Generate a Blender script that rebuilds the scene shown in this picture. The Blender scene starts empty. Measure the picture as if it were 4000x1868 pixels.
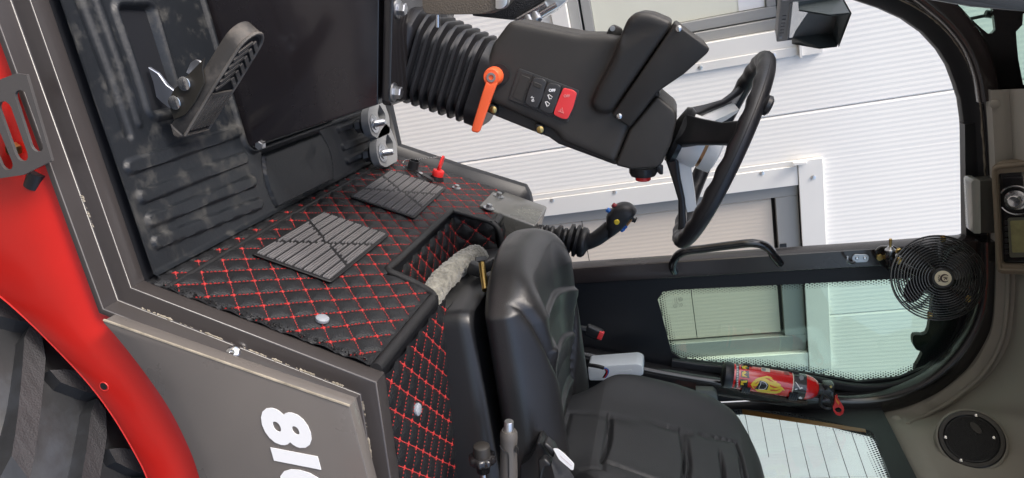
import bpy, bmesh, math, random
import numpy as np
from mathutils import Vector, Matrix, noise
random.seed(7); rng = np.random.default_rng(7)
R = math.radians
sc = bpy.context.scene
col = sc.collection

# ------------------------------------------------------------------ camera
FPX = 2800.0                      # focal length in pixels of the 4000 px wide photograph
CAMZ = 0.944                      # camera height above the cab floor
AX = np.array([[0.18316876, 0.94492182, 0.27124153],     # world x (rearward) in camera right / down / forward
               [0.21234871, -0.30742528, 0.92757626],    # world y (across the cab)
               [0.95987355, -0.11230521, -0.25696363]])  # world z (up)
cd = bpy.data.cameras.new("camera"); cam = bpy.data.objects.new("camera", cd); col.objects.link(cam)
cd.sensor_fit = 'HORIZONTAL'; cd.sensor_width = 36.0; cd.lens = 36.0 * FPX / 4000.0
cd.clip_start = 0.02; cd.clip_end = 400.0
Mx = Matrix.Identity(4)
for i in range(3):
    Mx[i][0] = AX[i, 0]; Mx[i][1] = -AX[i, 1]; Mx[i][2] = -AX[i, 2]
Mx[2][3] = CAMZ
cam.matrix_world = Mx
sc.camera = cam

# ------------------------------------------------------------------ sky, sun, exposure
SUN_EL, SUN_AZ = R(50), R(205)    # azimuth measured from +x towards +y: behind the camera, from the front
w = bpy.data.worlds.new("World"); sc.world = w; w.use_nodes = True
nt = w.node_tree; bg = nt.nodes["Background"]
sky = nt.nodes.new("ShaderNodeTexSky"); sky.sky_type = 'NISHITA'; sky.sun_disc = False
sky.sun_elevation = SUN_EL; sky.sun_rotation = R(90) - SUN_AZ
sky.air_density = 1.0; sky.dust_density = 4.0; sky.ozone_density = 1.0
nt.links.new(sky.outputs[0], bg.inputs[0]); bg.inputs[1].default_value = 0.12
sd = bpy.data.lights.new("sun", 'SUN'); sd.energy = 0.9; sd.angle = R(14); sd.color = (1.0, 0.96, 0.9)
so = bpy.data.objects.new("sun", sd); col.objects.link(so)
sv = Vector((math.cos(SUN_EL) * math.cos(SUN_AZ), math.cos(SUN_EL) * math.sin(SUN_AZ), math.sin(SUN_EL)))
so.rotation_euler = sv.to_track_quat('Z', 'Y').to_euler(); so.location = sv * 20
vs = sc.view_settings; vs.view_transform = 'Standard'; vs.look = 'None'; vs.gamma = 1.0; vs.use_curve_mapping = False
vs.exposure = 1.45
sc.render.film_transparent = False
sc.cycles.max_bounces = 10; sc.cycles.transparent_max_bounces = 16
sc.cycles.use_denoising = True

# ------------------------------------------------------------------ measuring: a pixel of the 2576 px wide view and a real plane give a point
S = 4000 / 2576
def ray(px, py):
    return AX @ np.array([px * S - 2000, py * S - 934, FPX])
def at(px, py, **k):
    (a, v), = k.items(); i = 'xyz'.index(a)
    r = ray(px, py); q = r * ((v - (CAMZ if i == 2 else 0)) / r[i])
    return Vector((q[0], q[1], q[2] + CAMZ))
def atp(px, py, o, n):
    r = Vector(ray(px, py)); c = Vector((0, 0, CAMZ)); o = Vector(o); n = Vector(n)
    return c + r * ((o - c).dot(n) / r.dot(n))
# the sloped riser in front of the seat
RX, RDX, RDZ = 0.294, 0.202, 0.404
RL = math.hypot(RDX, RDZ); TX, TZ = RDX / RL, RDZ / RL
RT = Vector((TX, 0, TZ)); RN = Vector((-TZ, 0, TX)); RO = Vector((RX, 0, 0))
def A(y, t, h=0.0):
    return RO + Vector((0, y, 0)) + RT * t + RN * h
def atA(px, py, h=0.0):
    return atp(px, py, RO + RN * h, RN)

# ------------------------------------------------------------------ objects
def tag(o, label=None, cat=None, group=None, kind=None):
    if label: o['label'] = label
    if cat: o['category'] = cat
    if group: o['group'] = group
    if kind: o['kind'] = kind
    return o
def thing(name, label, cat, loc=(0, 0, 0), group=None):
    o = bpy.data.objects.new(name, None); col.objects.link(o); o.location = loc
    o.empty_display_size = 0.05
    return tag(o, label, cat, group)
def wmat(o):
    m = Matrix.Identity(4)
    while o is not None:
        m = o.matrix_parent_inverse @ o.matrix_basis @ m if o.parent else o.matrix_basis @ m
        o = o.parent
    return m
def link(o, parent=None):
    col.objects.link(o)
    if parent is not None:
        o.parent = parent; o.matrix_parent_inverse = wmat(parent).inverted()
    return o
def copy_tree(o, dx, parent=None):
    """a thing and its parts, moved by dx (only the top moves)"""
    c = o.copy(); col.objects.link(c)
    if parent is not None: c.parent = parent
    else: c.location = o.location + Vector(dx)
    for ch in list(o.children): copy_tree(ch, dx, c)
    return c

# ------------------------------------------------------------------ mesh building (world coordinates)
class MB:
    def __init__(s): s.v = []; s.f = []
    def add(s, v, f):
        n = len(s.v); s.v += [tuple(p) for p in v]; s.f += [tuple(i + n for i in q) for q in f]; return s
    def bm(s, b):
        b.verts.index_update(); s.add([v.co[:] for v in b.verts], [[v.index for v in f.verts] for f in b.faces]); b.free(); return s
    def box(s, c, size, rot=None, bev=0.0, seg=2):
        b = bmesh.new(); bmesh.ops.create_cube(b, size=1.0)
        for v in b.verts: v.co = Vector((v.co.x * size[0], v.co.y * size[1], v.co.z * size[2]))
        if bev: bmesh.ops.bevel(b, geom=b.edges[:], offset=min(bev, min(size) * .49), segments=seg, profile=.5, affect='EDGES')
        m = (rot.to_4x4() if rot is not None else Matrix.Identity(4)); m = Matrix.Translation(c) @ m
        b.transform(m); return s.bm(b)
    def prism(s, pts, d, bev=0.0, seg=3, ang=25):
        """closed outline of 3D points, pushed along vector d"""
        b = bmesh.new(); pts = [Vector(p) for p in pts]; d = Vector(d)
        a = [b.verts.new(p) for p in pts]; c = [b.verts.new(p + d) for p in pts]; n = len(pts)
        b.faces.new(a); b.faces.new(c[::-1])
        for i in range(n): b.faces.new((a[i], c[i], c[(i + 1) % n], a[(i + 1) % n]))
        bmesh.ops.recalc_face_normals(b, faces=b.faces[:])
        if bev:
            e = [e for e in b.edges if len(e.link_faces) == 2 and e.calc_face_angle(0) > R(ang)]
            bmesh.ops.bevel(b, geom=e, offset=bev, segments=seg, profile=.5, affect='EDGES', clamp_overlap=True)
        bmesh.ops.triangulate(b, faces=[f for f in b.faces if len(f.verts) > 4])
        return s.bm(b)
    def loft(s, rings, closed=True, caps=True, loop=False):
        n = len(rings[0]); v = [p for r in rings for p in r]; f = []
        m = len(rings)
        for i in range(m if loop else m - 1):
            i2 = (i + 1) % m
            for j in range(n if closed else n - 1):
                k = (j + 1) % n; f.append((i * n + j, i * n + k, i2 * n + k, i2 * n + j))
        if caps and not loop:
            f.append(tuple(range(n))[::-1]); f.append(tuple((m - 1) * n + j for j in range(n)))
        return s.add(v, f)
    def lathe(s, prof, o, ax, n=24, caps=True):
        """prof: (radius, height along ax)"""
        o = Vector(o); ax = Vector(ax).normalized(); u = ax.orthogonal().normalized(); w = ax.cross(u)
        rings = [[o + ax * h + (u * math.cos(2 * math.pi * k / n) + w * math.sin(2 * math.pi * k / n)) * max(r, 1e-5) for k in range(n)] for r, h in prof]
        return s.loft(rings, True, caps)
    def hexa(s, o, ax, r, h):
        return s.lathe([(r * .9, 0), (r, h * .08), (r, h * .85), (r * .88, h)], o, ax, 6)
    def tube(s, pts, r, n=10, loop=False, up=None):
        pts = [Vector(p) for p in pts]; m = len(pts); rr = r if hasattr(r, '__len__') else [r] * m
        T = []
        for i in range(m):
            a = pts[(i - 1) % m] if (loop or i) else pts[0]; b = pts[(i + 1) % m] if (loop or i < m - 1) else pts[-1]
            T.append((b - a).normalized())
        u = T[0].orthogonal().normalized() if up is None else (Vector(up) - T[0] * Vector(up).dot(T[0])).normalized()
        rings = []
        for i in range(m):
            if i: u = (u - T[i] * u.dot(T[i])).normalized()
            w_ = T[i].cross(u)
            rings.append([pts[i] + (u * math.cos(2 * math.pi * k / n) + w_ * math.sin(2 * math.pi * k / n)) * rr[i] for k in range(n)])
        return s.loft(rings, True, True, loop)
    def torus(s, c, ax, R_, r, n=48, k=10):
        ax = Vector(ax).normalized(); u = ax.orthogonal().normalized(); w_ = ax.cross(u); c = Vector(c)
        return s.tube([c + (u * math.cos(2 * math.pi * i / n) + w_ * math.sin(2 * math.pi * i / n)) * R_ for i in range(n)], r, k, True)
    def grid(s, P, mask=None):
        nu, nv = P.shape[:2]; f = []
        for i in range(nu - 1):
            for j in range(nv - 1):
                if mask is None or mask[i, j]: f.append((i * nv + j, (i + 1) * nv + j, (i + 1) * nv + j + 1, i * nv + j + 1))
        return s.add(P.reshape(-1, 3).tolist(), f)
    def mesh(s, name):
        me = bpy.data.meshes.new(name); me.from_pydata(s.v, [], s.f); me.validate(); return me
    def build(s, name, m, parent=None, smooth=40, flip=False, recalc=True, loc=None):
        b = bmesh.new(); 
        me = s.mesh(name); b.from_mesh(me)
        if recalc: bmesh.ops.recalc_face_normals(b, faces=b.faces[:])
        loose = [v for v in b.verts if not v.link_faces]
        if loose: bmesh.ops.delete(b, geom=loose, context='VERTS')
        if flip: bmesh.ops.reverse_faces(b, faces=b.faces[:])
        if loc is not None: b.transform(Matrix.Translation(-Vector(loc)))
        b.to_mesh(me); b.free()
        if smooth:
            me.polygons.foreach_set('use_smooth', [True] * len(me.polygons)); me.set_sharp_from_angle(angle=R(smooth))
        for x in (m if isinstance(m, (list, tuple)) else [m]): me.materials.append(x)
        o = bpy.data.objects.new(name, me)
        if loc is not None: o.location = loc
        return link(o, parent)
def bez(pts, n=8, loop=False):
    """Catmull-Rom through points"""
    P = [Vector(p) for p in pts]; m = len(P); out = []
    for i in range(m if loop else m - 1):
        g = (lambda k: P[k % m]) if loop else (lambda k: P[min(max(k, 0), m - 1)])
        a, b, c, d = g(i - 1), g(i), g(i + 1), g(i + 2)
        for k in range(n):
            t = k / n
            out.append(.5 * ((2 * b) + (c - a) * t + (2 * a - 5 * b + 4 * c - d) * t * t + (3 * b - a - 3 * c + d) * t ** 3))
    if not loop: out.append(P[-1])
    return out
def roundpoly(pts, r, n=5):
    """2D/3D polygon with every corner rounded by r"""
    P = [Vector(p) for p in pts]; m = len(P); out = []
    for i in range(m):
        a, b, c = P[i - 1], P[i], P[(i + 1) % m]; ri = r[i] if hasattr(r, '__len__') else r
        u = (a - b); v = (c - b); d = min(ri, u.length * .49, v.length * .49)
        p = b + u.normalized() * d; q = b + v.normalized() * d
        for k in range(n + 1):
            t = k / n; out.append(p * (1 - t) ** 2 + b * 2 * t * (1 - t) + q * t * t)
    return out
def text_mesh(s, body, o, u, v, size, depth=0.0004, bold=0.0, shear=0.0, align='CENTER', sx=1.0):
    """lettering laid on the plane o + u*x + v*y"""
    cu = bpy.data.curves.new('lettering', 'FONT'); cu.body = body; cu.size = size; cu.align_x = align; cu.align_y = 'CENTER'
    cu.offset = bold; cu.extrude = depth; cu.shear = shear; cu.resolution_u = 4
    t = bpy.data.objects.new('lettering', cu); col.objects.link(t)
    bpy.context.view_layer.update()
    me = bpy.data.meshes.new_from_object(t)
    u = Vector(u).normalized(); v = Vector(v).normalized(); w_ = u.cross(v); o = Vector(o)
    s.add([o + u * (p.co.x * sx) + v * p.co.y + w_ * p.co.z for p in me.vertices], [tuple(p.vertices) for p in me.polygons])
    bpy.data.objects.remove(t); bpy.data.curves.remove(cu); bpy.data.meshes.remove(me); return s

# ------------------------------------------------------------------ materials
def mat(name, c, rough=.5, metal=0., bump=None, var=None, coat=0., spec=None, rvar=0., dirt=None, trans=0., sheen=0., alpha=None, emit=None):
    """bump: (scale, strength[, kind]); var: (scale, amount); dirt: (scale, lo, hi, colour, rough)"""
    m = bpy.data.materials.new(name); m.use_nodes = True; N = m.node_tree.nodes; L = m.node_tree.links
    p = N['Principled BSDF']; p.inputs['Roughness'].default_value = rough; p.inputs['Metallic'].default_value = metal
    p.inputs['Base Color'].default_value = (*c, 1)
    if spec is not None: p.inputs['Specular IOR Level'].default_value = spec
    if coat: p.inputs['Coat Weight'].default_value = coat; p.inputs['Coat Roughness'].default_value = .12
    if trans: p.inputs['Transmission Weight'].default_value = trans
    if sheen: p.inputs['Sheen Weight'].default_value = sheen
    if alpha is not None: p.inputs['Alpha'].default_value = alpha
    if emit: p.inputs['Emission Color'].default_value = (*emit[:3], 1); p.inputs['Emission Strength'].default_value = emit[3]
    tc = N.new('ShaderNodeTexCoord'); co = tc.outputs['Object']
    def tex(scale, detail=4, rough_=.55):
        t = N.new('ShaderNodeTexNoise'); t.inputs['Scale'].default_value = scale; t.inputs['Detail'].default_value = detail
        t.inputs['Roughness'].default_value = rough_; L.new(co, t.inputs['Vector']); return t
    cs = None
    if var:
        t = tex(var[0]); r = N.new('ShaderNodeMapRange'); r.inputs[1].default_value = .3; r.inputs[2].default_value = .7
        r.inputs[3].default_value = 1 - var[1]; r.inputs[4].default_value = 1 + var[1]; L.new(t.outputs[0], r.inputs[0])
        mm = N.new('ShaderNodeMix'); mm.data_type = 'RGBA'; mm.blend_type = 'MULTIPLY'; mm.inputs[0].default_value = 1
        mm.inputs[6].default_value = (*c, 1); L.new(r.outputs[0], mm.inputs[7]); cs = mm.outputs[2]; L.new(cs, p.inputs['Base Color'])
    if rvar:
        t = tex(9, 5); r = N.new('ShaderNodeMapRange'); r.inputs[1].default_value = .3; r.inputs[2].default_value = .7
        r.inputs[3].default_value = max(.02, rough - rvar); r.inputs[4].default_value = min(1, rough + rvar); L.new(t.outputs[0], r.inputs[0]); L.new(r.outputs[0], p.inputs['Roughness'])
    if dirt:
        t = tex(dirt[0], 8, .68); r = N.new('ShaderNodeMapRange'); r.inputs[1].default_value = dirt[1]; r.inputs[2].default_value = dirt[2]; L.new(t.outputs[0], r.inputs[0])
        mm = N.new('ShaderNodeMix'); mm.data_type = 'RGBA'; L.new(r.outputs[0], mm.inputs[0])
        if cs is not None: L.new(cs, mm.inputs[6])
        else: mm.inputs[6].default_value = (*c, 1)
        mm.inputs[7].default_value = (*dirt[3], 1); L.new(mm.outputs[2], p.inputs['Base Color'])
        r2 = N.new('ShaderNodeMix'); r2.data_type = 'FLOAT'; L.new(r.outputs[0], r2.inputs[0]); r2.inputs[2].default_value = rough; r2.inputs[3].default_value = dirt[4]; L.new(r2.outputs[0], p.inputs['Roughness'])
    if bump:
        if len(bump) > 2 and bump[2] == 'v':
            t = N.new('ShaderNodeTexVoronoi'); t.inputs['Scale'].default_value = bump[0]; L.new(co, t.inputs['Vector'])
        else: t = tex(bump[0], 3)
        b = N.new('ShaderNodeBump'); b.inputs['Strength'].default_value = bump[1]; b.inputs['Distance'].default_value = .0015
        L.new(t.outputs[0], b.inputs['Height']); L.new(b.outputs[0], p.inputs['Normal'])
        if coat: L.new(b.outputs[0], p.inputs['Coat Normal'])
    return m
M = {}
M['paint'] = mat('dark_bronze_paint', (.042, .037, .036), .34, bump=(60, .06), coat=.25, rvar=.06, var=(3, .1))
M['panelpaint'] = mat('bronze_panel_paint', (.125, .113, .104), .3, bump=(30, .05), coat=.5, rvar=.06, var=(3, .06))
M['inpaint'] = mat('black_gloss_paint', (.014, .013, .014), .2, bump=(45, .12), coat=.5)
M['inmatt'] = mat('black_interior_sheet', (.010, .011, .014), .45, bump=(200, .1))
M['weld'] = mat('bare_weld_sealer', (.26, .23, .18), .5, bump=(260, .5), var=(40, .35))
M['red'] = mat('red_paint', (.47, .010, .006), .38, bump=(400, .05), coat=.25, var=(6, .06))
M['redin'] = mat('red_lip_paint', (.56, .03, .025), .4)
M['grey_plate'] = mat('grey_step_paint', (.075, .07, .068), .35, bump=(120, .08), var=(5, .1))
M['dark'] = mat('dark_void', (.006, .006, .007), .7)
M['tyre'] = mat('tyre_rubber', (.018, .019, .021), .5, bump=(90, .25), dirt=(6, .50, .74, (.040, .047, .058), .7))
M['tread'] = mat('tread_face_rubber', (.027, .026, .028), .75, bump=(300, .5, 'v'), var=(12, .25))
M['mat'] = mat('dusty_rubber_mat', (.008, .010, .013), .46, bump=(120, .3), dirt=(17, .52, .80, (.075, .073, .067), .85), var=(2.5, .3))
M['leather'] = mat('black_leatherette', (.0105, .011, .0125), .45, bump=(420, .55, 'v'), var=(4, .2))
M['piping'] = mat('black_piping', (.012, .012, .013), .5, bump=(500, .6))
M['knot'] = mat('red_stitch_knot', (.38, .016, .015), .7)
M['stitch'] = mat('red_stitching', (.33, .013, .012), .7, bump=(900, .5))
M['footmat'] = mat('black_foot_mat', (.010, .010, .011), .5, bump=(150, .2))
M['footrib'] = mat('grey_foot_mat_rib', (.155, .15, .155), .6, bump=(900, .8, 'v'), var=(9, .12))
M['plastic'] = mat('black_textured_plastic', (.028, .0255, .023), .46, bump=(1100, .35), var=(4, .08), rvar=.03)
M['plastic2'] = mat('black_smooth_plastic', (.014, .0145, .016), .33, bump=(500, .12))
M['rubber'] = mat('black_rubber', (.013, .013, .015), .42, bump=(250, .18))
M['seat'] = mat('black_seat_vinyl', (.016, .016, .017), .31, spec=.75, bump=(650, .22, 'v'), var=(6, .12))
M['seatb'] = mat('black_backrest_vinyl', (.017, .018, .020), .46, spec=.6, bump=(700, .25, 'v'), var=(6, .1))
M['chrome'] = mat('bright_steel', (.62, .62, .62), .2, 1.0, bump=(80, .1))
M['zinc'] = mat('zinc_plated_steel', (.55, .56, .58), .34, 1.0, bump=(140, .2), var=(20, .15))
M['brass'] = mat('yellow_passivated_steel', (.62, .44, .16), .3, 1.0)
M['alu'] = mat('brushed_aluminium', (.80, .80, .79), .36, 1.0)
M['satin'] = mat('satin_silver', (.78, .78, .76), .45, .25)
M['orange'] = mat('orange_plastic', (.80, .115, .035), .42, bump=(300, .08))
M['redp'] = mat('red_plastic', (.62, .02, .02), .38, bump=(200, .08))
M['redsw'] = mat('red_switch_plastic', (.70, .045, .05), .4)
M['white'] = mat('white_print', (.82, .82, .82), .5)
M['grey'] = mat('grey_plastic', (.24, .26, .29), .5)
M['blue'] = mat('blue_button', (.03, .16, .55), .4)
M['yellow'] = mat('yellow_button', (.75, .55, .04), .4)
M['taupe'] = mat('taupe_headliner', (.33, .315, .275), .65, bump=(700, .3), var=(3, .06))
M['bezel'] = mat('beige_bezel', (.24, .20, .145), .5, bump=(600, .25))
M['wallw'] = mat('white_cladding', (.86, .84, .80), .42, var=(1.5, .02))
M['wallg'] = mat('grey_coated_frame', (.30, .30, .29), .45, bump=(300, .15))
M['wallb'] = mat('beige_gate_sheet', (.66, .58, .49), .45)
M['trim'] = mat('white_trim', (.74, .725, .69), .4, var=(2, .04))
M['gasket'] = mat('black_gasket', (.01, .01, .011), .6)
# ================================================================== the setting: ground and the building beyond the machine
GZ = -1.12
g = MB().box((0, 0, GZ - .05), (160, 160, .1))
M['ground'] = mat('gravel_asphalt', (.16, .15, .135), .85, bump=(60, .6), var=(.6, .25))
tag(g.build('ground', M['ground']), kind='structure')

WTH = R(8.0); WD = Vector((math.cos(WTH), math.sin(WTH), 0)); WN = Vector((math.sin(WTH), -math.cos(WTH), 0)); WO = Vector((0, 3.6, 0))
def wp(s, z, d=0.0): return WO + WD * s + Vector((0, 0, z)) + WN * d
WROT = Matrix((WD, -WN, Vector((0, 0, 1)))).transposed()
def wbox(mb, s0, s1, z0, z1, d0, d1, bev=.003):
    return mb.box(wp((s0 + s1) / 2, (z0 + z1) / 2, (d0 + d1) / 2), (s1 - s0, d1 - d0, z1 - z0), WROT, bev, 1)
bld = thing('warehouse', 'white ribbed metal warehouse wall with grey framed window and door behind the cab', 'building', wp(0, GZ))
def ribbed(s0, s1, z0, z1, d, m, name, parent, pitch=.0242, dep=.0007, base=None, ret=(1, 1)):
    """a vertically micro-ribbed sheet panel with its returned edges"""
    base = s0 if base is None else base
    a0 = s0 + .002 * ret[0]; a1 = s1 - .002 * ret[1]
    prof = [(a0, -.03), (a0, -.003)] if ret[0] else [(a0, 0)]
    k = math.floor((a0 - base) / pitch)
    while base + k * pitch < a1:
        for fx, fd in ((0, 0), (.5, dep)):
            q = base + (k + fx) * pitch
            if a0 + .003 < q < a1 - .003: prof.append((q, fd))
        k += 1
    prof += [(a1, -.003), (a1, -.03)] if ret[1] else [(a1, 0)]
    mb = MB()
    mb.loft([[wp(a, z0, d + b) for a, b in prof], [wp(a, z1, d + b) for a, b in prof]], closed=False, caps=False)
    return mb.build(name, m, parent, smooth=0, recalc=False)
# backing in the joints
bk = MB(); wbox(bk, -3, 9, GZ, 4.2, -.26, -.10, 0)
bk.build('wall_backing', M['gasket'], bld)
PW = 1.158
def wall_panel(s0, s1, z0, z1, base=None, ret=(1, 1)): ribbed(s0, s1, z0, z1, 0, M['wallw'], 'wall_panel', bld, base=base, ret=ret)
wall_panel(-2.85, -1.694, GZ, 4.2)
wall_panel(-1.694, -.536, GZ, 4.2)
wall_panel(-.536, .31, 1.48, 4.2, -.536, (1, 0)); wall_panel(-.536, .31, GZ, .36, -.536, (1, 0)); wall_panel(.31, .622, GZ, 4.2, -.536, (0, 1))
wall_panel(.622, .87, GZ, 4.2, .622, (1, 0)); wall_panel(.87, 1.780, 1.50, 4.2, .622, (0, 1))
wall_panel(1.780, 2.11, 1.50, 4.2, 1.78, (1, 0)); wall_panel(2.11, 2.938, GZ, 4.2, 1.78, (0, 1))
for k in range(5): wall_panel(2.938 + k * PW, 2.938 + (k + 1) * PW, GZ, 4.2)
# ---- window (upper part of the photograph)
M['pane'] = mat('window_pane', (.70, .70, .60), .12, coat=.3, var=(1.2, .10))
wn = MB()
wbox(wn, .214, .305, .36, 1.463, -.03, .006, .002); wbox(wn, .301, .342, .36, 1.4629, .0062, .012, .001)
wbox(wn, -1.2, .214, .36, .437, -.03, .03, .002)
wn.build('window_trim', M['trim'], bld)
sc_ = MB()
for z in (.70, 1.02, 1.352): sc_.lathe([(.011, 0), (.011, .003), (.005, .0045)], wp(.322, z, .012), WN, 14)
wnh = MB(); wbox(wnh, -1.3, .348, 1.463, 1.566, .003, .02, .002); wbox(wnh, -1.3, .352, 1.463, 1.476, .0205, .034, .002)
wnh.build('window_head_trim', M['trim'], bld)
fr = MB(); wbox(fr, .163, .213, .437, 1.40, -.075, -.02, .003); wbox(fr, -1.2, .1625, 1.39, 1.4615, -.076, -.021, .003); wbox(fr, -1.2, .1625, .4375, .49, -.076, -.021, .003)
win = fr.build('window_frame', M['wallg'], bld)
sa = MB(); wbox(sa, .108, .158, .50, 1.385, -.06, -.032, .003); wbox(sa, -.9, .108, 1.341, 1.385, -.0605, -.0325, .003); wbox(sa, -.9, .108, .50, .546, -.0605, -.0325, .003)
sa.build('window_sash', M['wallg'], win)
gl = MB(); wbox(gl, -.9, .106, .548, 1.339, -.055, -.05, 0); gl.build('window_pane', M['pane'], win)
pp = MB(); wbox(pp, -.02, .105, 1.22, 1.335, -.049, -.047, 0); pp.build('paper_notice', M['white'], win)
# ---- door with ribbed infill
dn = MB(); wbox(dn, .888, .990, GZ, 1.43, -.03, .016, .002); wbox(dn, .861, .8875, GZ, 1.4298, .003, .009, .001); wbox(dn, 2.003, 2.10, GZ, 1.43, -.03, .016, .002)
dn.build('door_trim', M['trim'], bld)
for z in (.18, .52, .86, 1.262): sc_.lathe([(.011, 0), (.011, .003), (.005, .0045)], wp(.9005, z, .016), WN, 14)
sc_.lathe([(.011, 0), (.011, .003), (.005, .0045)], wp(.955, 1.50, .024), WN, 14)
sc_.build('trim_screw', M['alu'], bld)
dh = MB(); wbox(dh, .860, 2.12, 1.432, 1.548, .003, .022, .002); wbox(dh, .857, .872, 1.405, 1.470, .0225, .05, .002)
dh.build('door_head_trim', M['trim'], bld)
df = MB(); wbox(df, .9905, 1.056, GZ, 1.43, -.07, -.012, .003); wbox(df, 1.0565, 1.90, 1.318, 1.4295, -.071, -.013, .003); wbox(df, 1.9005, 2.0025, GZ, 1.4295, -.07, -.012, .003)
dfo = df.build('door_frame', M['wallg'], bld)
for z0, z1 in ((GZ, .305), (.309, .840), (.844, 1.300)): ribbed(1.064, 1.892, z0, z1, -.04, M['wallb'], 'door_panel', bld, .0235)
gs = MB(); wbox(gs, 1.0565, 1.9, GZ, 1.3175, -.066, -.0645, 0); gs.build('door_gasket', M['gasket'], bld)
sg = MB(); wbox(sg, 1.322, 1.392, 1.325, 1.358, -.0125, -.0095, .001)
so_ = sg.build('number_plate', M['inmatt'], bld)
tx = MB(); text_mesh(tx, '2', wp(1.352, 1.3415, -.0088), WD, (0, 0, 1), .034, .0003, .0006); tx.build('digit', M['white'], so_, smooth=0)

# ================================================================== the loader: door frame, panel, wheel arch, wheel
ld = thing('wheel_loader', 'red and dark grey wheel loader seen through its open cab door', 'loader', (.45, 1.55, GZ))
# near door frame: profile (y, offset into the opening), swept along the opening
PATH = [Vector((-.62, 0, .004)), Vector((.290, 0, 0)), Vector((.498, 0, .4045)), Vector((1.25, 0, .322))]
def path_off(n):
    """the opening outline moved n into the opening (mitred)"""
    out = []
    for i, p in enumerate(PATH):
        ns = []
        for a, b in ((i - 1, i), (i, i + 1)):
            if a >= 0 and b < len(PATH):
                d = (PATH[b] - PATH[a]).normalized(); ns.append(Vector((-d.z, 0, d.x)))
        if len(ns) == 1: out.append(p + ns[0] * n)
        else:
            bi = (ns[0] + ns[1]).normalized(); out.append(p + bi * (n / bi.dot(ns[0])))
    return out
def sweep_frame(mb, prof, i0=0, i1=None):
    rings = []
    offs = [path_off(n) for y, n in prof]
    for i in range(len(PATH))[i0:i1]:
        rings.append([Vector((o[i].x, y, o[i].z)) for o, (y, n) in zip(offs, prof)])
    return mb.loft(rings, closed=True, caps=True)
def rprof(p, r, n=3):
    return [(v.x, v.y) for v in roundpoly([Vector((a, b, 0)) for a, b in p], r, n)]
fp = rprof([(.930, -.044), (.930, -.034), (.963, -.030), (.966, 0), (1.002, 0), (1.002, -.044)], [.001, .003, .003, .003, .002, .001])
sweep_frame(MB(), fp).build('door_frame', M['paint'], ld, smooth=50)
def at_frame(y, n, i, f):
    o = path_off(n); return Vector((o[i].x + (o[i + 1].x - o[i].x) * f, y, o[i].z + (o[i + 1].z - o[i].z) * f))
for (i, f0, f1) in ((0, .80, .86), (1, .10, .155), (1, .165, .62), (1, .64, .93), (2, .02, .3)):
    m_ = 60; P_ = [at_frame(.9645 , -.0285, i, f0 + (f1 - f0) * k / m_) + Vector((0, rng.normal(0, .0004), rng.normal(0, .0004))) for k in range(m_ + 1)]
    MB().tube(P_, [.0009 + abs(rng.normal(0, .0007)) + .0012 * (math.sin(k * .23 + i) > .2) for k, _ in enumerate(P_)], 7).build('weld_seam', M['weld'], ld)
# side panel with the number: upper edges follow the slope and the upper sill, lower edge is the wheel arch
YP = .905
arch_o = [at(x, y, y=YP) for x, y in ((258, 812), (300, 859), (360, 936), (425, 1031), (475, 1131), (500, 1203), (520, 1275), (530, 1400))]
up = [at(x, y, y=YP) for x, y in ((260, 806), (644, 941), (879, 1022), (962, 1340))]
sp = [up[0], up[1], up[2], up[3], Vector((1.0, YP, .15))] + [p for p in bez(arch_o, 6)][::-1]
pan = MB().prism(sp, (0, .028, 0), .0035, 2).build('side_panel', M['panelpaint'], ld, smooth=30)
# seal edges along the panel rim
ed = MB()
d = up[1] - up[0]
ed.tube(bez([up[0] + Vector((0, .001, .0)), up[1] + Vector((0, .001, 0)), up[2] + Vector((0, .001, 0))], 4), .0022, 6)
ed.build('rim_bead', M['weld'], pan)
# number decal 810
nu = MB(); nc = at(737, 1180, y=YP - .0012); 
uu = (at(737, 1240, y=YP) - at(712, 1092, y=YP)).normalized(); vv = Vector((-uu.z, 0, uu.x))
uu = (at(745, 1160, y=YP) - at(712, 1092, y=YP)).normalized()
p8, p1 = at(711, 1067, y=YP - .0014), at(735, 1143, y=YP - .0014)
uu = (at(765, 1290, y=YP) - at(710, 1091, y=YP)).normalized(); vv = Vector((-uu.z, 0, uu.x))
for ch, q in (('8', p8), ('1', p1), ('0', at(757, 1217, y=YP - .0014))):
    text_mesh(nu, ch, q, uu, vv, .106, .0004, .0050, 0.18, sx=1.22)
nu.build('number_decal', M['white'], pan, smooth=0)
# red wheel arch / chassis side, with its lighter folded lip
YR = .93
arch_i = [at(x, y, y=YR) for x, y in ((-60, 705), (0, 746), (60, 798), (125, 861), (215, 956), (280, 1041), (340, 1141), (370, 1203), (392, 1275), (400, 1360))]
ai = bez(arch_i, 6)
top = [Vector((p.x - .02, YR + .02, .02)) for p in (ai[-1],)]
arch = MB(); rings = []
for k, p in enumerate(ai):
    f = k / (len(ai) - 1)
    rings.append(p)
outer = [at(x, y, y=YR + .018) for x, y in ((-70, -160), (36, 130), (126, 400), (262, 760), (330, 850), (380, 900), (430, 980), (480, 1060), (515, 1130), (540, 1200), (555, 1275), (570, 1330))]
oo = bez(outer, 6); oo = [oo[int(round(k * (len(oo) - 1) / (len(ai) - 1)))] for k in range(len(ai))]
secs = []
for p, q in zip(ai, oo):
    sec = [p + Vector((0, .10, 0)), p + Vector((0, .006, 0)), p + (p - q).normalized() * 0 + Vector((0, 0, 0))]
    for f in (.1, .3, .5, .7, .85, 1.0):
        s_ = p.lerp(q, f); s_.y = YR - .004 + .022 * max(0, f - .45) ** 2 / .3; sec.append(s_)
    secs.append(sec)
arch.loft(secs, closed=False, caps=False)
wa = arch.build('wheel_arch', M['red'], ld, smooth=60)
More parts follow.
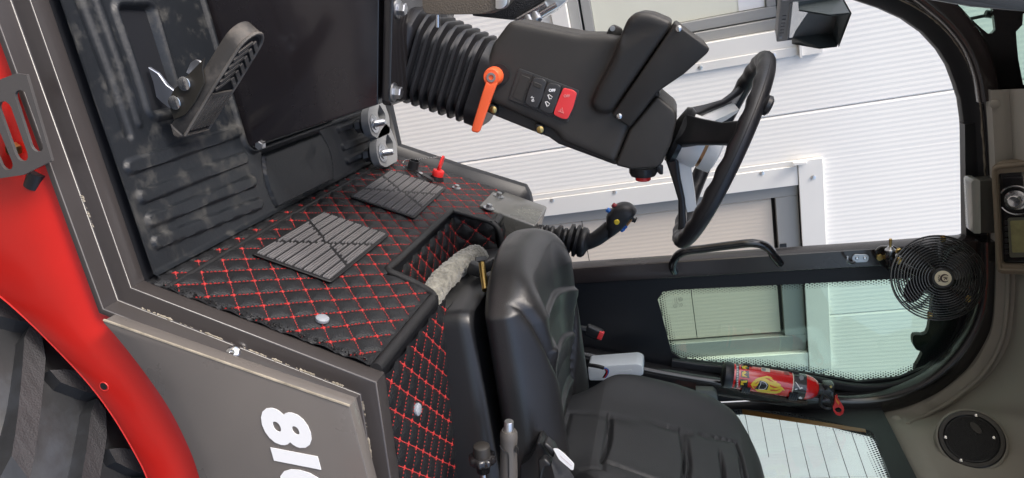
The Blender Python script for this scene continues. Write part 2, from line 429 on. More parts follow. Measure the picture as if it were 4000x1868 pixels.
lip = MB(); lip.tube([p + Vector((0, .001, 0)) for p in ai], .0024, 6); lip.build('arch_lip', M['redin'], wa)
hl = MB(); hp = at(260, 971, y=YR - .004); hl.lathe([(.0075, 0), (.0075, .0006)], hp + Vector((0, -.0004, 0)), (0, -1, 0), 20); hl.build('bolt_hole', M['dark'], wa)
hr = MB(); hr.torus(hp + Vector((.0012, -.0002, .0012)), (0, 1, 0), .0082, .0012, 24, 6); hr.build('hole_rim', M['redin'], wa)
# grey slotted step plate in front of the chassis
YS = .90
sl_pts = [at(x, y, y=YS) for x, y in ((-40, 215), (40, 185), (66, 188), (130, 405), (60, 440), (0, 449), (-60, 455))]
stp = bmesh.new()
def slot_outline(a, b, r, n=6):
    a = Vector(a); b = Vector(b); d = (b - a).normalized(); p = Vector((-d.z, 0, d.x)); out = []
    for k in range(n + 1):
        t = math.pi * k / n; out.append(a + p * r * math.cos(t) - d * r * math.sin(t))
    for k in range(n + 1):
        t = math.pi * k / n; out.append(b - p * r * math.cos(t) + d * r * math.sin(t))
    return out
def plate_with_holes(name, outline, holes, d, m, parent, bev=0):
    b = bmesh.new(); loops = [outline] + holes; edges = []
    for lp in loops:
        vs_ = [b.verts.new(p) for p in lp]
        for i in range(len(vs_)): edges.append(b.edges.new((vs_[i], vs_[(i + 1) % len(vs_)])))
    bmesh.ops.triangle_fill(b, use_beauty=True, use_dissolve=False, edges=edges)
    r = bmesh.ops.extrude_face_region(b, geom=b.faces[:])
    bmesh.ops.translate(b, vec=d, verts=[e for e in r['geom'] if isinstance(e, bmesh.types.BMVert)])
    bmesh.ops.recalc_face_normals(b, faces=b.faces[:])
    mb = MB(); mb.bm(b); return mb.build(name, m, parent, smooth=30)
holes = [slot_outline(at(54, 246, y=YS), at(92, 364, y=YS), .0115), slot_outline(at(13, 274, y=YS), at(54, 388, y=YS), .0115), slot_outline(at(-28, 305, y=YS), at(16, 410, y=YS), .0115)]
plate_with_holes('step_plate', sl_pts, holes, Vector((0, .005, 0)), M['grey_plate'], ld)
sb = MB(); sb.hexa(at(44, 374, y=YS + .03), (0, -1, 0), .011, .014); sb.build('step_bolt', M['brass'], ld)
hs = MB(); hs.tube([at(40, 446, y=.95), at(90, 432, y=.95), at(150, 400, y=.96)], .010, 10); hs.lathe([(.013, 0), (.013, .03)], at(95, 432, y=.94), (.3, 0, -.3), 12); hs.build('hose', M['rubber'], ld)
db = MB(); db.box((-.1, 1.25, -.35), (1.6, .4, .66)); db.build('chassis_body', M['red'], ld)
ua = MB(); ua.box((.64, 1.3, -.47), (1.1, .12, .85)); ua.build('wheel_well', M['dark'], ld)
# rear wheel: tyre with bar lugs
WC = Vector((.694, .945, -.70)); TR = .579; TW = .36
ty = thing('dummy', None, None); bpy.data.objects.remove(ty)
prof = [(.34, -.17), (.42, -.19), (.485, -.188), (.512, -.165), (.522, -.10), (.525, 0), (.522, .10), (.512, .165), (.485, .188), (.42, .19), (.34, .17)]
prof = [(a * 1.063, b) for a, b in prof]
tyre = MB().lathe(prof, WC, (0, 1, 0), 96, False).build('tyre', M['tyre'], ld, smooth=60)
rim = MB().lathe([(.05, -.05), (.30, -.05), (.34, -.12), (.345, -.17), (.33, -.172), (.32, -.12)], WC, (0, 1, 0), 48).build('rim', M['red'], tyre)
def cyl(th, yy, r): return WC + Vector((-math.cos(th) * r, yy, math.sin(th) * r))
def lug(th0, side, n):
    """one bar of the tread: from the middle line out to the shoulder, swept back"""
    mb = MB(); K = 8; top_, bot = [], []
    sg_ = side
    def edge(f, wdt, r):
        yy = sg_ * (-.018 + f * .205); th = th0 + .36 * f + wdt * (1.0 - .05 * f)
        rr = r if abs(yy) < .16 else r - (abs(yy) - .16) * 1.1
        return cyl(th, yy, rr)
    rings = []
    for k in range(K + 1):
        f = k / K; nose = 0.55 if k == 0 else 1.0
        wt = .044 * nose; wb = .060 * nose
        rt = TR + .006; rb = TR - .035
        rings.append([edge(f, -wb, rb), edge(f, -wt, rt), edge(f, wt, rt), edge(f, wb, rb)])
    mb.loft(rings, closed=True, caps=True)
    o = mb.build('tread_lug', [M['tyre'], M['tread']], tyre, smooth=0)
    # the worn face on top takes the gridded material
    for p in o.data.polygons:
        c = p.center - WC; c.y = 0
        nn = Vector((p.normal.x, 0, p.normal.z))
        if nn.dot(c.normalized()) > .9: p.material_index = 1
    return o
NL = 21
for k in range(NL):
    a = 2 * math.pi * k / NL + .043
    if -.6 < ((a + math.pi) % (2 * math.pi)) - math.pi < 2.0:
        lug(a, -1, k); lug(a + math.pi / NL, 1, k)

# button-head bolt and its slot on the frame ledge, scuffed paint marks
bb = at(587, 889, y=.948); bn = Vector((-.55, -.75, .35)).normalized()
MB().lathe([(.0135, -.002), (.0135, .001), (.011, .0055), (.006, .0075), (.0045, .0076), (.004, .004)], bb, bn, 24).build('button_bolt', M['chrome'], ld)
# yard behind the photographer, seen only in reflections: hedge, white van, orange skip
def clump_row(name, x0, x1, y, zt, n, m, seed):
    r_ = np.random.default_rng(seed); mb = MB()
    for _ in range(n):
        c = np.array([r_.uniform(x0, x1), y + r_.normal(0, .5), GZ + zt * r_.uniform(0, 1) ** .8]); s_ = r_.uniform(.10, .28)
        v = c + r_.normal(0, s_, (4, 3)); mb.add(v.tolist(), [(0, 1, 2), (1, 2, 3)])
    return mb.build(name, m, None, smooth=0)
M['hedge'] = mat('hedge_leaves', (.05, .085, .025), .6, var=(2, .4))
tag(clump_row('hedge', -16, 18, -11, 3.2, 5200, M['hedge'], 3), 'leafy green hedge along the yard behind the photographer', 'hedge', kind='stuff')
van = thing('white_van', 'white van parked across the yard, seen mirrored in the side window', 'van', (1.0, -8.2, GZ))
vb = roundpoly([Vector((-1.6, -9, GZ + .35)), Vector((-1.6, -9, GZ + 1.0)), Vector((-.7, -9, GZ + 1.2)), Vector((-.1, -9, GZ + 2.1)), Vector((3.4, -9, GZ + 2.15)), Vector((3.5, -9, GZ + .35))], .15, 4)
MB().prism(vb, (0, 1.8, 0), .08, 3).build('body', M['trim'], van)
for x in (-.8, 2.6):
    for y in (-9.02, -7.28): MB().lathe([(.2, 0), (.33, .0), (.35, .05), (.35, .18), (.33, .22), (.2, .22)], Vector((x, y, GZ + .35)), (0, 1, 0), 28).build('wheel', M['tyre'], van)
MB().prism([Vector((-.62, -7.195, GZ + 1.22)), Vector((-.05, -7.195, GZ + 1.95)), Vector((.9, -7.195, GZ + 1.95)), Vector((.9, -7.195, GZ + 1.22))], (0, .01, 0)).build('window', M['gasket'], van)
skp = thing('orange_skip', 'orange steel skip standing beside the hedge, seen mirrored in the side window', 'skip', (5.6, -8, GZ))
MB().prism([Vector((4.2, -8.6, GZ + .1)), Vector((3.9, -8.6, GZ + 1.5)), Vector((7.3, -8.6, GZ + 1.5)), Vector((7.0, -8.6, GZ + .1))], (0, 1.6, 0), .03, 1).build('body', M['orange'], skp)
for x in (4.6, 5.6, 6.6): MB().box((x, -6.97, GZ + .8), (.10, .06, 1.3), None, .01).build('rib', M['orange'], skp)
# ================================================================== far side of the cab: door opening frame, pillar, quarter window, rear
YF = 2.18
fo_px = [(975, 250), (1001, 367), (1160, 420), (1321, 470), (1326, 500), (1440, 669), (1932, 636), (2225, 615), (2441, 597), (2437, 500), (2432, 415), (2424, 300), (2417, 250), (2404, 210),
         (2387, 165), (2362, 125), (2322, 82), (2272, 47), (2212, 20), (2152, 0)]
Pf = [at(x, y, y=YF) for x, y in fo_px]
x0 = Pf[2].x
# the front part of the outline (outside the picture) runs down the raked front pillar
Pf = [Vector((-.34, YF, .045))] + Pf[:4] + [Vector((.50, YF, .425)), Vector((.735, YF, .43))] + [at(1440, 669, y=YF), at(1932, 636, y=YF), at(2225, 616, y=YF)] + \
     roundpoly([at(2300, 611, y=YF), at(2442, 598, y=YF), at(2438, 510, y=YF)], [0.0001, .028, .0001], 5)[6:12] + Pf[9:] + [Vector((-.06, YF, 1.20)), Vector((-.17, YF, .9)), Vector((-.27, YF, .5))]
def poly_off(P, d):
    """offset a closed outline in the x-z plane by d (positive is away from the opening)"""
    n = len(P); out = []
    area = sum(P[i].x * P[(i + 1) % n].z - P[(i + 1) % n].x * P[i].z for i in range(n))
    sg = 1 if area > 0 else -1
    for i in range(n):
        a, b, c = P[i - 1], P[i], P[(i + 1) % n]
        u = (b - a).normalized(); v = (c - b).normalized()
        n1 = Vector((u.z, 0, -u.x)) * sg; n2 = Vector((v.z, 0, -v.x)) * sg
        bi = n1 + n2
        if bi.length < 1e-6: bi = n1
        bi.normalize(); out.append(b + bi * (d / max(.5, bi.dot(n1))))
    return out
def ring_sweep(mb, outline, prof):
    """prof: (offset away from the opening, y)"""
    rings = []
    for d, y in prof:
        rings.append([Vector((p.x, y, p.z)) for p in poly_off(outline, d)])
    n = len(outline); v = [p for r in rings for p in r]; f = []
    for i in range(len(rings) - 1):
        for j in range(n):
            k = (j + 1) % n; f.append((i * n + j, i * n + k, (i + 1) * n + k, (i + 1) * n + j))
    return mb.add(v, f)
ff = MB(); ring_sweep(ff, Pf, [(.0, 2.215), (0, 2.184), (.0015, 2.181), (.030, 2.158), (.034, 2.156)])
ff.build('far_door_frame', M['inmatt'], ld, smooth=40)
# raised painted tube round it
tprof = [(.0345, 2.16), (.036, 2.148), (.042, 2.140), (.070, 2.138), (.078, 2.143), (.082, 2.152), (.082, 2.20)]
i_a = next(i for i, p in enumerate(Pf) if p.z > 1.55); rr_ = [[Vector((p.x, y, p.z)) for p in poly_off(Pf, d)[i_a:]] for d, y in tprof]
tb = MB(); tb.loft([list(q) for q in zip(*rr_)], closed=False, caps=False); tb.build('frame_tube', M['inpaint'], ld, smooth=50)
# sealer bead between them along the roof and the front pillar
i_top = [i for i, p in enumerate(Pf) if p.z > 1.2]
bead = poly_off(Pf, .0335)
sl = [bead[i] for i in i_top if 1]; sl = [Vector((p.x, 2.150, p.z)) for p in sl[4:-1]]
sq = bez(sl, 6); MB().tube([p + Vector((0, rng.normal(0, .0006), rng.normal(0, .0005))) for p in sq], [.0018 + abs(rng.normal(0, .0006)) for _ in sq], 6).build('sealer_bead', M['weld'], ld)
# outer skin of the far wall, with the holes of the door opening and the quarter window
qw_px = [(1655, 751), (1668, 731), (1700, 726), (1932, 715), (2242, 699), (2395, 690), (2420, 705), (2424, 745), (2417, 780), (2404, 826), (2376, 880), (2328, 918), (2257, 946), (2157, 956), (2032, 935), (1932, 920), (1788, 909), (1715, 899), (1690, 884)]
YQ = 2.165
Qw = [at(x, y, y=YQ) for x, y in qw_px]
Qo = poly_off(Qw, .022)
sk = [Vector((.795, YQ - .012, .10)), Vector((.802, YQ - .012, 1.62)), Vector((.83, YQ - .012, 1.70)), Vector((1.10, YQ - .012, 1.72)), Vector((1.262, YQ - .012, 1.6)), Vector((1.262, YQ - .012, .10))]
def plate_with_hole(name, outline, hole, d, m, parent): return plate_with_holes(name, outline, [hole], d, m, parent)
plate_with_hole('quarter_panel', sk, [Vector((p.x, YQ - .012, p.z)) for p in poly_off(Qw, .0005)], Vector((0, .012, 0)), M['inmatt'], ld)
M['glass'] = bpy.data.materials.new('tinted_glass'); M['glass'].use_nodes = True
def glass(m, tint, refl=.10, rough=.0):
    m.use_nodes = True
    N = m.node_tree.nodes; L = m.node_tree.links; N.clear()
    o = N.new('ShaderNodeOutputMaterial'); mx = N.new('ShaderNodeMixShader'); t = N.new('ShaderNodeBsdfTransparent'); g = N.new('ShaderNodeBsdfGlossy')
    t.inputs[0].default_value = (*tint, 1); g.inputs['Roughness'].default_value = rough; g.inputs[0].default_value = (.9, .95, .93, 1)
    fr_ = N.new('ShaderNodeLayerWeight'); fr_.inputs[0].default_value = .5
    pw = N.new('ShaderNodeMath'); pw.operation = 'POWER'; pw.inputs[1].default_value = 4.0; L.new(fr_.outputs['Facing'], pw.inputs[0])
    ad = N.new('ShaderNodeMath'); ad.operation = 'MULTIPLY_ADD'; ad.inputs[1].default_value = .5; ad.inputs[2].default_value = refl * .5; L.new(pw.outputs[0], ad.inputs[0])
    L.new(ad.outputs[0], mx.inputs[0]); L.new(t.outputs[0], mx.inputs[1]); L.new(g.outputs[0], mx.inputs[2]); L.new(mx.outputs[0], o.inputs[0]); return m
glass(M['glass'], (.74, .86, .79), .09)
M['clear'] = glass(bpy.data.materials.new('clear_glass'), (.86, .92, .9), .07)
qg = MB(); q1 = poly_off(Qw, .004); qg.prism([Vector((p.x, YQ + .002, p.z)) for p in q1], (0, .005, 0))
qgo = qg.build('quarter_window', M['glass'], ld, smooth=0)
# printed dot border
def inside(P, x, z):
    c = False; n = len(P)
    for i in range(n):
        a, b = P[i], P[i - 1]
        if (a.z > z) != (b.z > z) and x < (b.x - a.x) * (z - a.z) / (b.z - a.z) + a.x: c = not c
    return c
def dist_poly(P, x, z):
    best = 9; n = len(P)
    for i in range(n):
        a, b = P[i - 1], P[i]; dx, dz = b.x - a.x, b.z - a.z; L2 = dx * dx + dz * dz + 1e-12
        t = max(0, min(1, ((x - a.x) * dx + (z - a.z) * dz) / L2)); best = min(best, math.hypot(x - a.x - dx * t, z - a.z - dz * t))
    return best
def frit(P, to3, width, pitch, name, parent, m):
    """P: outline as Vectors with x,z as plane coordinates; to3 maps plane coordinates to space"""
    mb = MB(); xs = [p.x for p in P]; zs = [p.z for p in P]; r = 0; z = min(zs)
    while z < max(zs):
        x = min(xs) + (pitch / 2 if r % 2 else 0)
        while x < max(xs):
            if inside(P, x, z):
                d = dist_poly(P, x, z)
                if d < width:
                    rad = pitch * (.46 - .30 * d / width)
                    mb.add([to3(x + rad * math.cos(k * math.pi / 3), z + rad * math.sin(k * math.pi / 3)) for k in range(6)], [(0, 1, 2, 3, 4, 5)])
            x += pitch
        z += pitch * .866; r += 1
    return tag(mb.build(name, m, parent, smooth=0, recalc=False), kind='stuff')
frit(Qw, lambda x, z: Vector((x, YQ - .0005, z)), .022, .0082, 'dot_border', qgo, M['gasket'])
# makers' stamp etched in the corner of the glass
st = MB()
def zst(X, Y): return at(1680.8 + X * .0528, 740.6 + Y * .0528, y=YQ - .001)
def ststroke(pts, r=.00042, loop=False): st.tube([zst(*q) for q in pts], r, 4, loop)
ststroke([(605 + 78 * math.cos(t), 235 + 88 * math.sin(t)) for t in [2 * math.pi * k / 20 for k in range(20)]], .0005, True)
ststroke([(345 + 80 * math.cos(t), 560 + 68 * math.sin(t)) for t in [2 * math.pi * k / 20 for k in range(20)]], .0005, True)
ststroke([(622, 415), (702, 498), (632, 592), (557, 500)], .0005, True)
for yy_ in (195, 235, 270): ststroke([(570, yy_ - 12), (600, yy_ + 8), (640, yy_ - 12)])
ststroke([(600, 500), (630, 480), (660, 505)]); ststroke([(325, 580), (345, 520), (368, 580)])
for (x_a, y_a, x_b, y_b, n_s, w_s) in ((455, 150, 520, 340, 8, 42), (485, 420, 540, 605, 8, 38), (370, 150, 420, 500, 14, 44), (285, 165, 325, 450, 10, 40), (195, 295, 235, 625, 9, 14)):
    for k in range(n_s):
        f = (k + .5) / n_s; x_c, y_c = x_a + (x_b - x_a) * f, y_a + (y_b - y_a) * f; j_ = rng.uniform(.5, 1)
        ststroke([(x_c, y_c), (x_c + w_s * j_, y_c + rng.uniform(-6, 8))], .0004)
st.build('glass_stamp', M['gasket'], qgo, smooth=0)
# dark latch silhouette outside the glass, upper rear
lt = MB(); lt.prism(bez([at(x, y, y=2.20) for x, y in ((2330, 840), (2300, 843), (2296, 862), (2305, 880), (2320, 890), (2300, 935), (2360, 905), (2400, 850), (2425, 780), (2430, 700), (2400, 700), (2350, 740), (2340, 800))], 3, True), (0, .02, 0))
lt.build('outer_bracket', M['inmatt'], ld, smooth=0)
# second bar of the rear door pillar (painted, carries the handle)
pl = MB(); pp_ = [(1446, 692, 2.128), (1932, 661, 2.128), (2225, 641, 2.128), (2440, 625, 2.128)]
w0 = [at(1436, 671, y=2.137), at(1932, 637.5, y=2.137), at(2225, 618, y=2.137), at(2460, 600, y=2.137)]
w1 = [at(1455, 715, y=2.125), at(1932, 686, y=2.125), at(2200, 671, y=2.125), at(2470, 652, y=2.125)]
low = [Vector((.742, 2.137, .1)), Vector((.80, 2.125, .1))]
rings = []
for a, b in [tuple(low)] + list(zip(w0, w1)):
    a = Vector(a); b = Vector(b); a.y = 2.122; b.y = 2.122
    rings.append([a + Vector((0, .06, 0)), a + Vector((0, .004, 0)), a + Vector((.004, 0, 0)), b + Vector((-.004, 0, 0)), b + Vector((0, .004, 0)), b + Vector((0, .06, 0))])
pl.loft(rings, closed=True, caps=True)
M['pillar'] = mat('brown_black_gloss_paint', (.030, .024, .024), .24, bump=(35, .12), coat=.5, rvar=.05)
bp = pl.build('door_pillar', M['pillar'], ld, smooth=45)
# grab handle
gh = MB(); hy = 2.07
hc = bez([at(1697, 683, y=2.125), at(1692, 668, y=2.10), at(1702, 645, y=hy + .01), at(1725, 632, y=hy), at(1770, 626, y=hy), at(1840, 617, y=hy), at(1895, 612, y=hy), at(1930, 622, y=hy + .005), at(1948, 645, y=2.10), at(1962, 663, y=2.125)], 6)
gh.tube(hc, .0125, 14); gh.build('grab_handle', M['inpaint'], ld, smooth=60)
# rear corner tube: sweeps up behind the extinguisher and over to the roof
YC = 2.115
ct = [(1300, 870), (1500, 905), (1640, 940), (1850, 975), (2050, 1006), (2150, 1014), (2240, 1003), (2330, 968), (2395, 918), (2447, 850), (2478, 780), (2489, 700), (2489, 600)]
cp = bez([at(x, y, y=YC) for x, y in ct], 8)
def flat_tube(mb, pts, hw, hd, dvec=(0, 1, 0), r=.35):
    """rounded flat section: half width in the plane across the path, half depth along dvec"""
    d = Vector(dvec); rings = []
    for i, p in enumerate(pts):
        t = (pts[min(i + 1, len(pts) - 1)] - pts[max(i - 1, 0)]).normalized(); s_ = t.cross(d).normalized()
        sec = roundpoly([Vector((-hw, -hd, 0)), Vector((hw, -hd, 0)), Vector((hw, hd, 0)), Vector((-hw, hd, 0))], min(hw, hd) * r * 2, 4)
        rings.append([p + s_ * q.x + d * q.y for q in sec])
    return mb.loft(rings, True, True)
flat_tube(MB(), cp, .031, .030).build('corner_tube', M['inpaint'], ld, smooth=50)
# inner rim between tube and quarter window
rm = MB(); rc = [at(x, y, y=2.14) for x, y in ((1690, 912), (1788, 926), (1932, 939), (2032, 954), (2150, 976), (2245, 972), (2320, 945), (2375, 905), (2420, 850), (2448, 790), (2455, 700))]
flat_tube(rm, bez(rc, 6), .014, .010).build('window_rim', M['inmatt'], ld, smooth=50)
# rear wall with heated window
XR = 1.27
def atr(px, py, d=0.0): return at(px, py, x=XR - d)
rw_px = [(1868, 1010), (2000, 1039), (2120, 1068), (2188, 1084), (2200, 1094), (2243, 1210), (2262, 1262), (2240, 1290), (1700, 1260), (1700, 1040)]
Rw = [atr(x, y) for x, y in rw_px]
for p in Rw: p.y = min(p.y, 2.115)
rs_out = [Vector((XR, 2.16, .2)), Vector((XR, 2.16, 1.40)), Vector((XR, .98, 1.40)), Vector((XR, .98, .2))]
plate_with_hole('rear_panel', rs_out, Rw, Vector((.02, 0, 0)), M['inmatt'], ld)
rg = MB().prism([p + Vector((.004, 0, 0)) for p in Rw], (.004, 0, 0)).build('rear_window', M['clear'], ld, smooth=0)
toYZ = [Vector((p.y, 0, p.z)) for p in Rw]
frit(toYZ, lambda a, b: Vector((XR + .002, a, b)), .034, .0095, 'dot_border', rg, M['gasket'])
hw_ = [((1873, 1037), (1887, 1110)), ((1914, 1045), (1934, 1150)), ((1960, 1054), (1990, 1204)), ((2004, 1062), (2045, 1230)), ((2050, 1070), (2095, 1230)), ((2095, 1076), (2150, 1240)), ((2140, 1083), (2195, 1240))]
for i, (a, b) in enumerate(hw_):
    m_ = MB(); m_.tube([atr(*a, d=-.001), atr(*b, d=-.001)], .0009, 5); m_.build('heating_wire', M['gasket'], rg)
am = MB(); a_ = [atr(1866, 1029, .004), atr(2177, 1079, .004), atr(2179, 1087, .004), atr(1868, 1041, .004)]
am.prism(a_, (.003, 0, 0), .0008, 1)
M['amber'] = mat('amber_bus_bar', (.22, .12, .035), .35, coat=.3)
am.build('bus_bar', M['amber'], rg)
# ================================================================== cab floor: rubber mat, quilted leather, mats and fittings
def smooth01(x): return np.clip(x, 0, 1) ** 2 * (3 - 2 * np.clip(x, 0, 1))
def seg_d(X, Y, p, q):
    ax, ay = p; bx, by = q; dx, dy = bx - ax, by - ay
    t = np.clip(((X - ax) * dx + (Y - ay) * dy) / (dx * dx + dy * dy), 0, 1)
    return np.hypot(X - ax - t * dx, Y - ay - t * dy)
def ridge(X, Y, p, q, w_, h, e=.003): return h * smooth01((w_ - seg_d(X, Y, p, q)) / e)
def rrect_d(X, Y, x0, x1, y0, y1, r):
    cx, cy, hx, hy = (x0 + x1) / 2, (y0 + y1) / 2, (x1 - x0) / 2 - r, (y1 - y0) / 2 - r
    qx, qy = np.abs(X - cx) - hx, np.abs(Y - cy) - hy
    return np.hypot(np.maximum(qx, 0), np.maximum(qy, 0)) + np.minimum(np.maximum(qx, qy), 0) - r
xs = np.arange(-.46, .2925, .0035); ys = np.arange(1.008, 2.14, .0038)
X, Y = np.meshgrid(xs, ys, indexing='ij')
Hh = np.full_like(X, .004)
for p, q in (((.098, 1.05), (.091, 1.375)), ((.152, 1.055), (.149, 1.375)), ((.196, 1.055), (.203, 1.38)), ((.236, 1.052), (.254, 1.38))):
    Hh += ridge(X, Y, p, q, .0135, .0075, .0030)
for x_ in (.115, .165, .215, .255): Hh += ridge(X, Y, (x_, 1.84), (x_ + .004, 2.09), .011, .0062, .0035)
for x_ in (-.30, -.36, -.42): Hh += ridge(X, Y, (x_, 1.08), (x_, 1.40), .012, .006, .006)
Hh -= ridge(X, Y, (-.5, 1.052), (.045, 1.072), .012, .006, .008); Hh += ridge(X, Y, (-.5, 1.100), (.03, 1.104), .010, .005, .006)
# pedal slot: raised rim, sunken floor
d = rrect_d(X, Y, -.178, .026, 1.135, 1.235, .018)
Hh += .007 * smooth01((.008 - np.abs(d)) / .005) - .012 * smooth01((-d - .008) / .006)
# corner rim round the console, raised round-ended patch
d = rrect_d(X, Y, -.6, .142, 1.392, 2.3, .03); Hh += .007 * smooth01((.007 - np.abs(d)) / .004)
d = rrect_d(X, Y, .158, .282, 1.438, 1.725, .02); bow = .022 * ((X - .22) / .06) ** 2
dy_ = np.maximum(1.432 + bow * .6 - Y, Y - 1.755 + bow); d2 = np.maximum(np.maximum(.156 - X, X - .284), dy_)
Hh += .004 * smooth01(-d2 / .005) - .006 * smooth01((.004 - np.abs(d2)) / .003)
# turned-up outer rim along the sill and at the riser
Hh += .012 * smooth01((1.022 - Y) / .012) + .010 * smooth01((X - .282) / .008)
Hh += .0016 * np.sin(X * 23 + 3 * np.sin(Y * 7)) * np.cos(Y * 17)
P3 = np.stack([X, Y, Hh], -1)
mk = MB().grid(P3)
fm = mk.build('floor_mat', M['mat'], None, smooth=60, loc=(0, 1.4, 0))
tag(fm, 'dusty black ribbed rubber mat covering the cab floor', 'floor mat')
fl = MB(); fl.box((-.1, 1.57, -.02), (.80, 1.13, .03)); fl.build('floor_plate', M['inmatt'], ld)

# ---- quilted leather: riser A, seat platform B, notch floor and notch side
quilt = thing('quilted_cover', 'black quilted leather cover with red diamond stitching over riser and seat platform', 'upholstery', (.4, 1.5, 0))
LA, LB = .0335, .0294
def puff(u, w_, h=.0056):
    a = np.abs(np.sin(np.pi * u)); b = np.abs(np.sin(np.pi * w_)); return h * (np.minimum(a, b) + .001) ** .62
def und(a, b): return .0010 * math.sin(a * 31 + 2 * math.sin(b * 19)) * math.sin(b * 27 + 1)
def quilt_panel(name, a0, a1, b0, b1, orig, fn, mask=None, res=.0036, la=LA, lb=LB, margin=.006):
    """a quilted sheet over plane coordinates (a, b); fn(a, b, h) gives space"""
    aa = np.arange(a0, a1 + res / 2, res); bb = np.arange(b0, b1 + res / 2, res)
    Aa, Bb = np.meshgrid(aa, bb, indexing='ij')
    p = (Aa - orig[0]) / la; q = (Bb - orig[1]) / lb; u = (p + q) / 2; w_ = (p - q) / 2
    h = puff(u, w_)
    h += .0010 * np.sin(Aa * 31 + 2 * np.sin(Bb * 19)) * np.sin(Bb * 27 + 1)
    F = np.array([[fn(x, y, z)[:] for x, y, z in zip(r1, r2, r3)] for r1, r2, r3 in zip(Aa, Bb, h)])
    mk_ = mask(Aa, Bb) if mask else None
    o = MB().grid(F, mk_).build(name, M['leather'], quilt, smooth=75)
    # stitches: dashes along the two diagonal families, knots at the crossings
    sm = MB(); ca = math.hypot(la, lb)
    km = MB()
    def dash(x0_, y0_, x1_, y1_, hw, hz, sm=sm):
        dx, dy = x1_ - x0_, y1_ - y0_; l = math.hypot(dx, dy); nx, ny = -dy / l * hw, dx / l * hw
        uz = und(x0_, y0_); hz += uz + .0010; uz += .0008
        q_ = [fn(x0_ + nx, y0_ + ny, uz), fn(x1_ + nx, y1_ + ny, uz), fn(x1_ - nx, y1_ - ny, uz), fn(x0_ - nx, y0_ - ny, uz)]
        t_ = [fn((x0_ + x1_) / 2 + nx * .5, (y0_ + y1_) / 2 + ny * .5, hz), fn((x0_ + x1_) / 2 - nx * .5, (y0_ + y1_) / 2 - ny * .5, hz)]
        sm.add(q_ + t_, [(0, 1, 4), (1, 2, 5, 4), (2, 3, 5), (3, 0, 4, 5)])
    ok1 = (lambda x, y: a0 + margin < x < a1 - margin and b0 + margin < y < b1 - margin and (mask is None or bool(mask(np.array(x), np.array(y)))))
    rng_u = int(((a1 - a0) / la + (b1 - b0) / lb)) + 4
    for fam in (0, 1):
        sgn = 1 if fam == 0 else -1
        for k in range(-rng_u, rng_u):
            # line: p - sgn*q = 2k
            n_st = int(2.2 * (a1 - a0) / la * 5) + 20
            step = la * 2 / 12
            a_ = a0 - (a0 - orig[0]) % (la * 2) - la * 2
            while a_ < a1:
                b_ = orig[1] + sgn * ((a_ - orig[0]) / la - 2 * k) * lb
                if b0 - .01 < b_ < b1 + .01:
                    e_a, e_b = a_ + step * .80, b_ + sgn * step * .80 / la * lb
                    jx, jy = rng.normal(0, .0004, 2)
                    if ok1(a_, b_) and ok1(e_a, e_b): dash(a_ + jx, b_ + jy, e_a + jx, e_b + jy, .00085, .0022)
                a_ += step
    i0, i1 = int((a0 - orig[0]) / la) - 2, int((a1 - orig[0]) / la) + 2; j0, j1 = int((b0 - orig[1]) / lb) - 2, int((b1 - orig[1]) / lb) + 2
    for i in range(i0, i1):
        for j in range(j0, j1):
            if (i + j) % 2: continue
            x, y = orig[0] + i * la, orig[1] + j * lb
            if not ok1(x, y): continue
            s_ = .0042 * rng.uniform(.8, 1.15)
            dash(x - s_, y - s_ * lb / la, x + s_, y + s_ * lb / la, .0016, .0030, km); dash(x - s_, y + s_ * lb / la, x + s_, y - s_ * lb / la, .0016, .0032, km)
    tag(sm.build('stitching', M['stitch'], o, smooth=0), kind='stuff')
    tag(km.build('stitch_knots', M['knot'], o, smooth=0), kind='stuff')
    return o
NOT0, NOT1, NOTT = 1.335, 1.832, .322
def maskA(a, b): return ~((b > NOTT - .004) & (a > NOT0 - .01 + .0 * b) & (a < NOT1 + .004))
quilt_panel('riser_panel', .998, 2.135, .004, .428, (1.123, .195), lambda y, t, h: A(y, t, h + .002), maskA)
def Bp(x, y, h): return Vector((x, y, .398 - .10 * (x - .50) + h))
quilt_panel('platform_panel', .508, .98, 1.0, 1.40, (.503, 1.124), Bp, lambda a, b: ~((a < .53) & (b > 1.345)), la=.0288, lb=.0312)
quilt_panel('far_platform_panel', .508, .76, NOT1 + .004, 2.135, (.503, 1.90), Bp, la=.0288, lb=.0312)
NZ = A(0, NOTT).z
quilt_panel('notch_floor', .452, .70, NOT0, NOT1, (.47, 1.42), lambda x, y, h: Vector((x, y, NZ - .006 - .05 * (x - .44) + h)), la=.0288, lb=.0312)
quilt_panel('notch_side', .455, .66, NZ - .03, .392, (.47, NZ + .02), lambda x, z, h: Vector((x, NOT1 - h, z)), lambda a, b: ((b < NZ + .035 + (a - .455) * 3.0)), la=.0288, lb=.0312)
# carcase below the leather
bs = MB(); bs.prism([Vector((RX - .004, 1.0, -.01)), A(1.0, RL - .012, -.004), Vector((1.25, 1.0, .30)), Vector((1.25, 1.0, -.01))], (0, NOT0 - 1.0, 0))
bs.prism([Vector((RX - .004, NOT1 + .002, -.01)), A(NOT1 + .002, RL - .012, -.004), Vector((1.25, NOT1 + .002, .30)), Vector((1.25, NOT1 + .002, -.01))], (0, 2.137 - NOT1, 0))
bs.prism([Vector((RX - .003, NOT0 + .001, -.01)), A(NOT0 + .001, NOTT - .012, -.004), Vector((1.249, NOT0 + .001, NZ - .06)), Vector((1.249, NOT0 + .001, -.01))], (0, NOT1 - NOT0 - .002, 0))
bs.build('carcase', M['inmatt'], quilt, smooth=0)
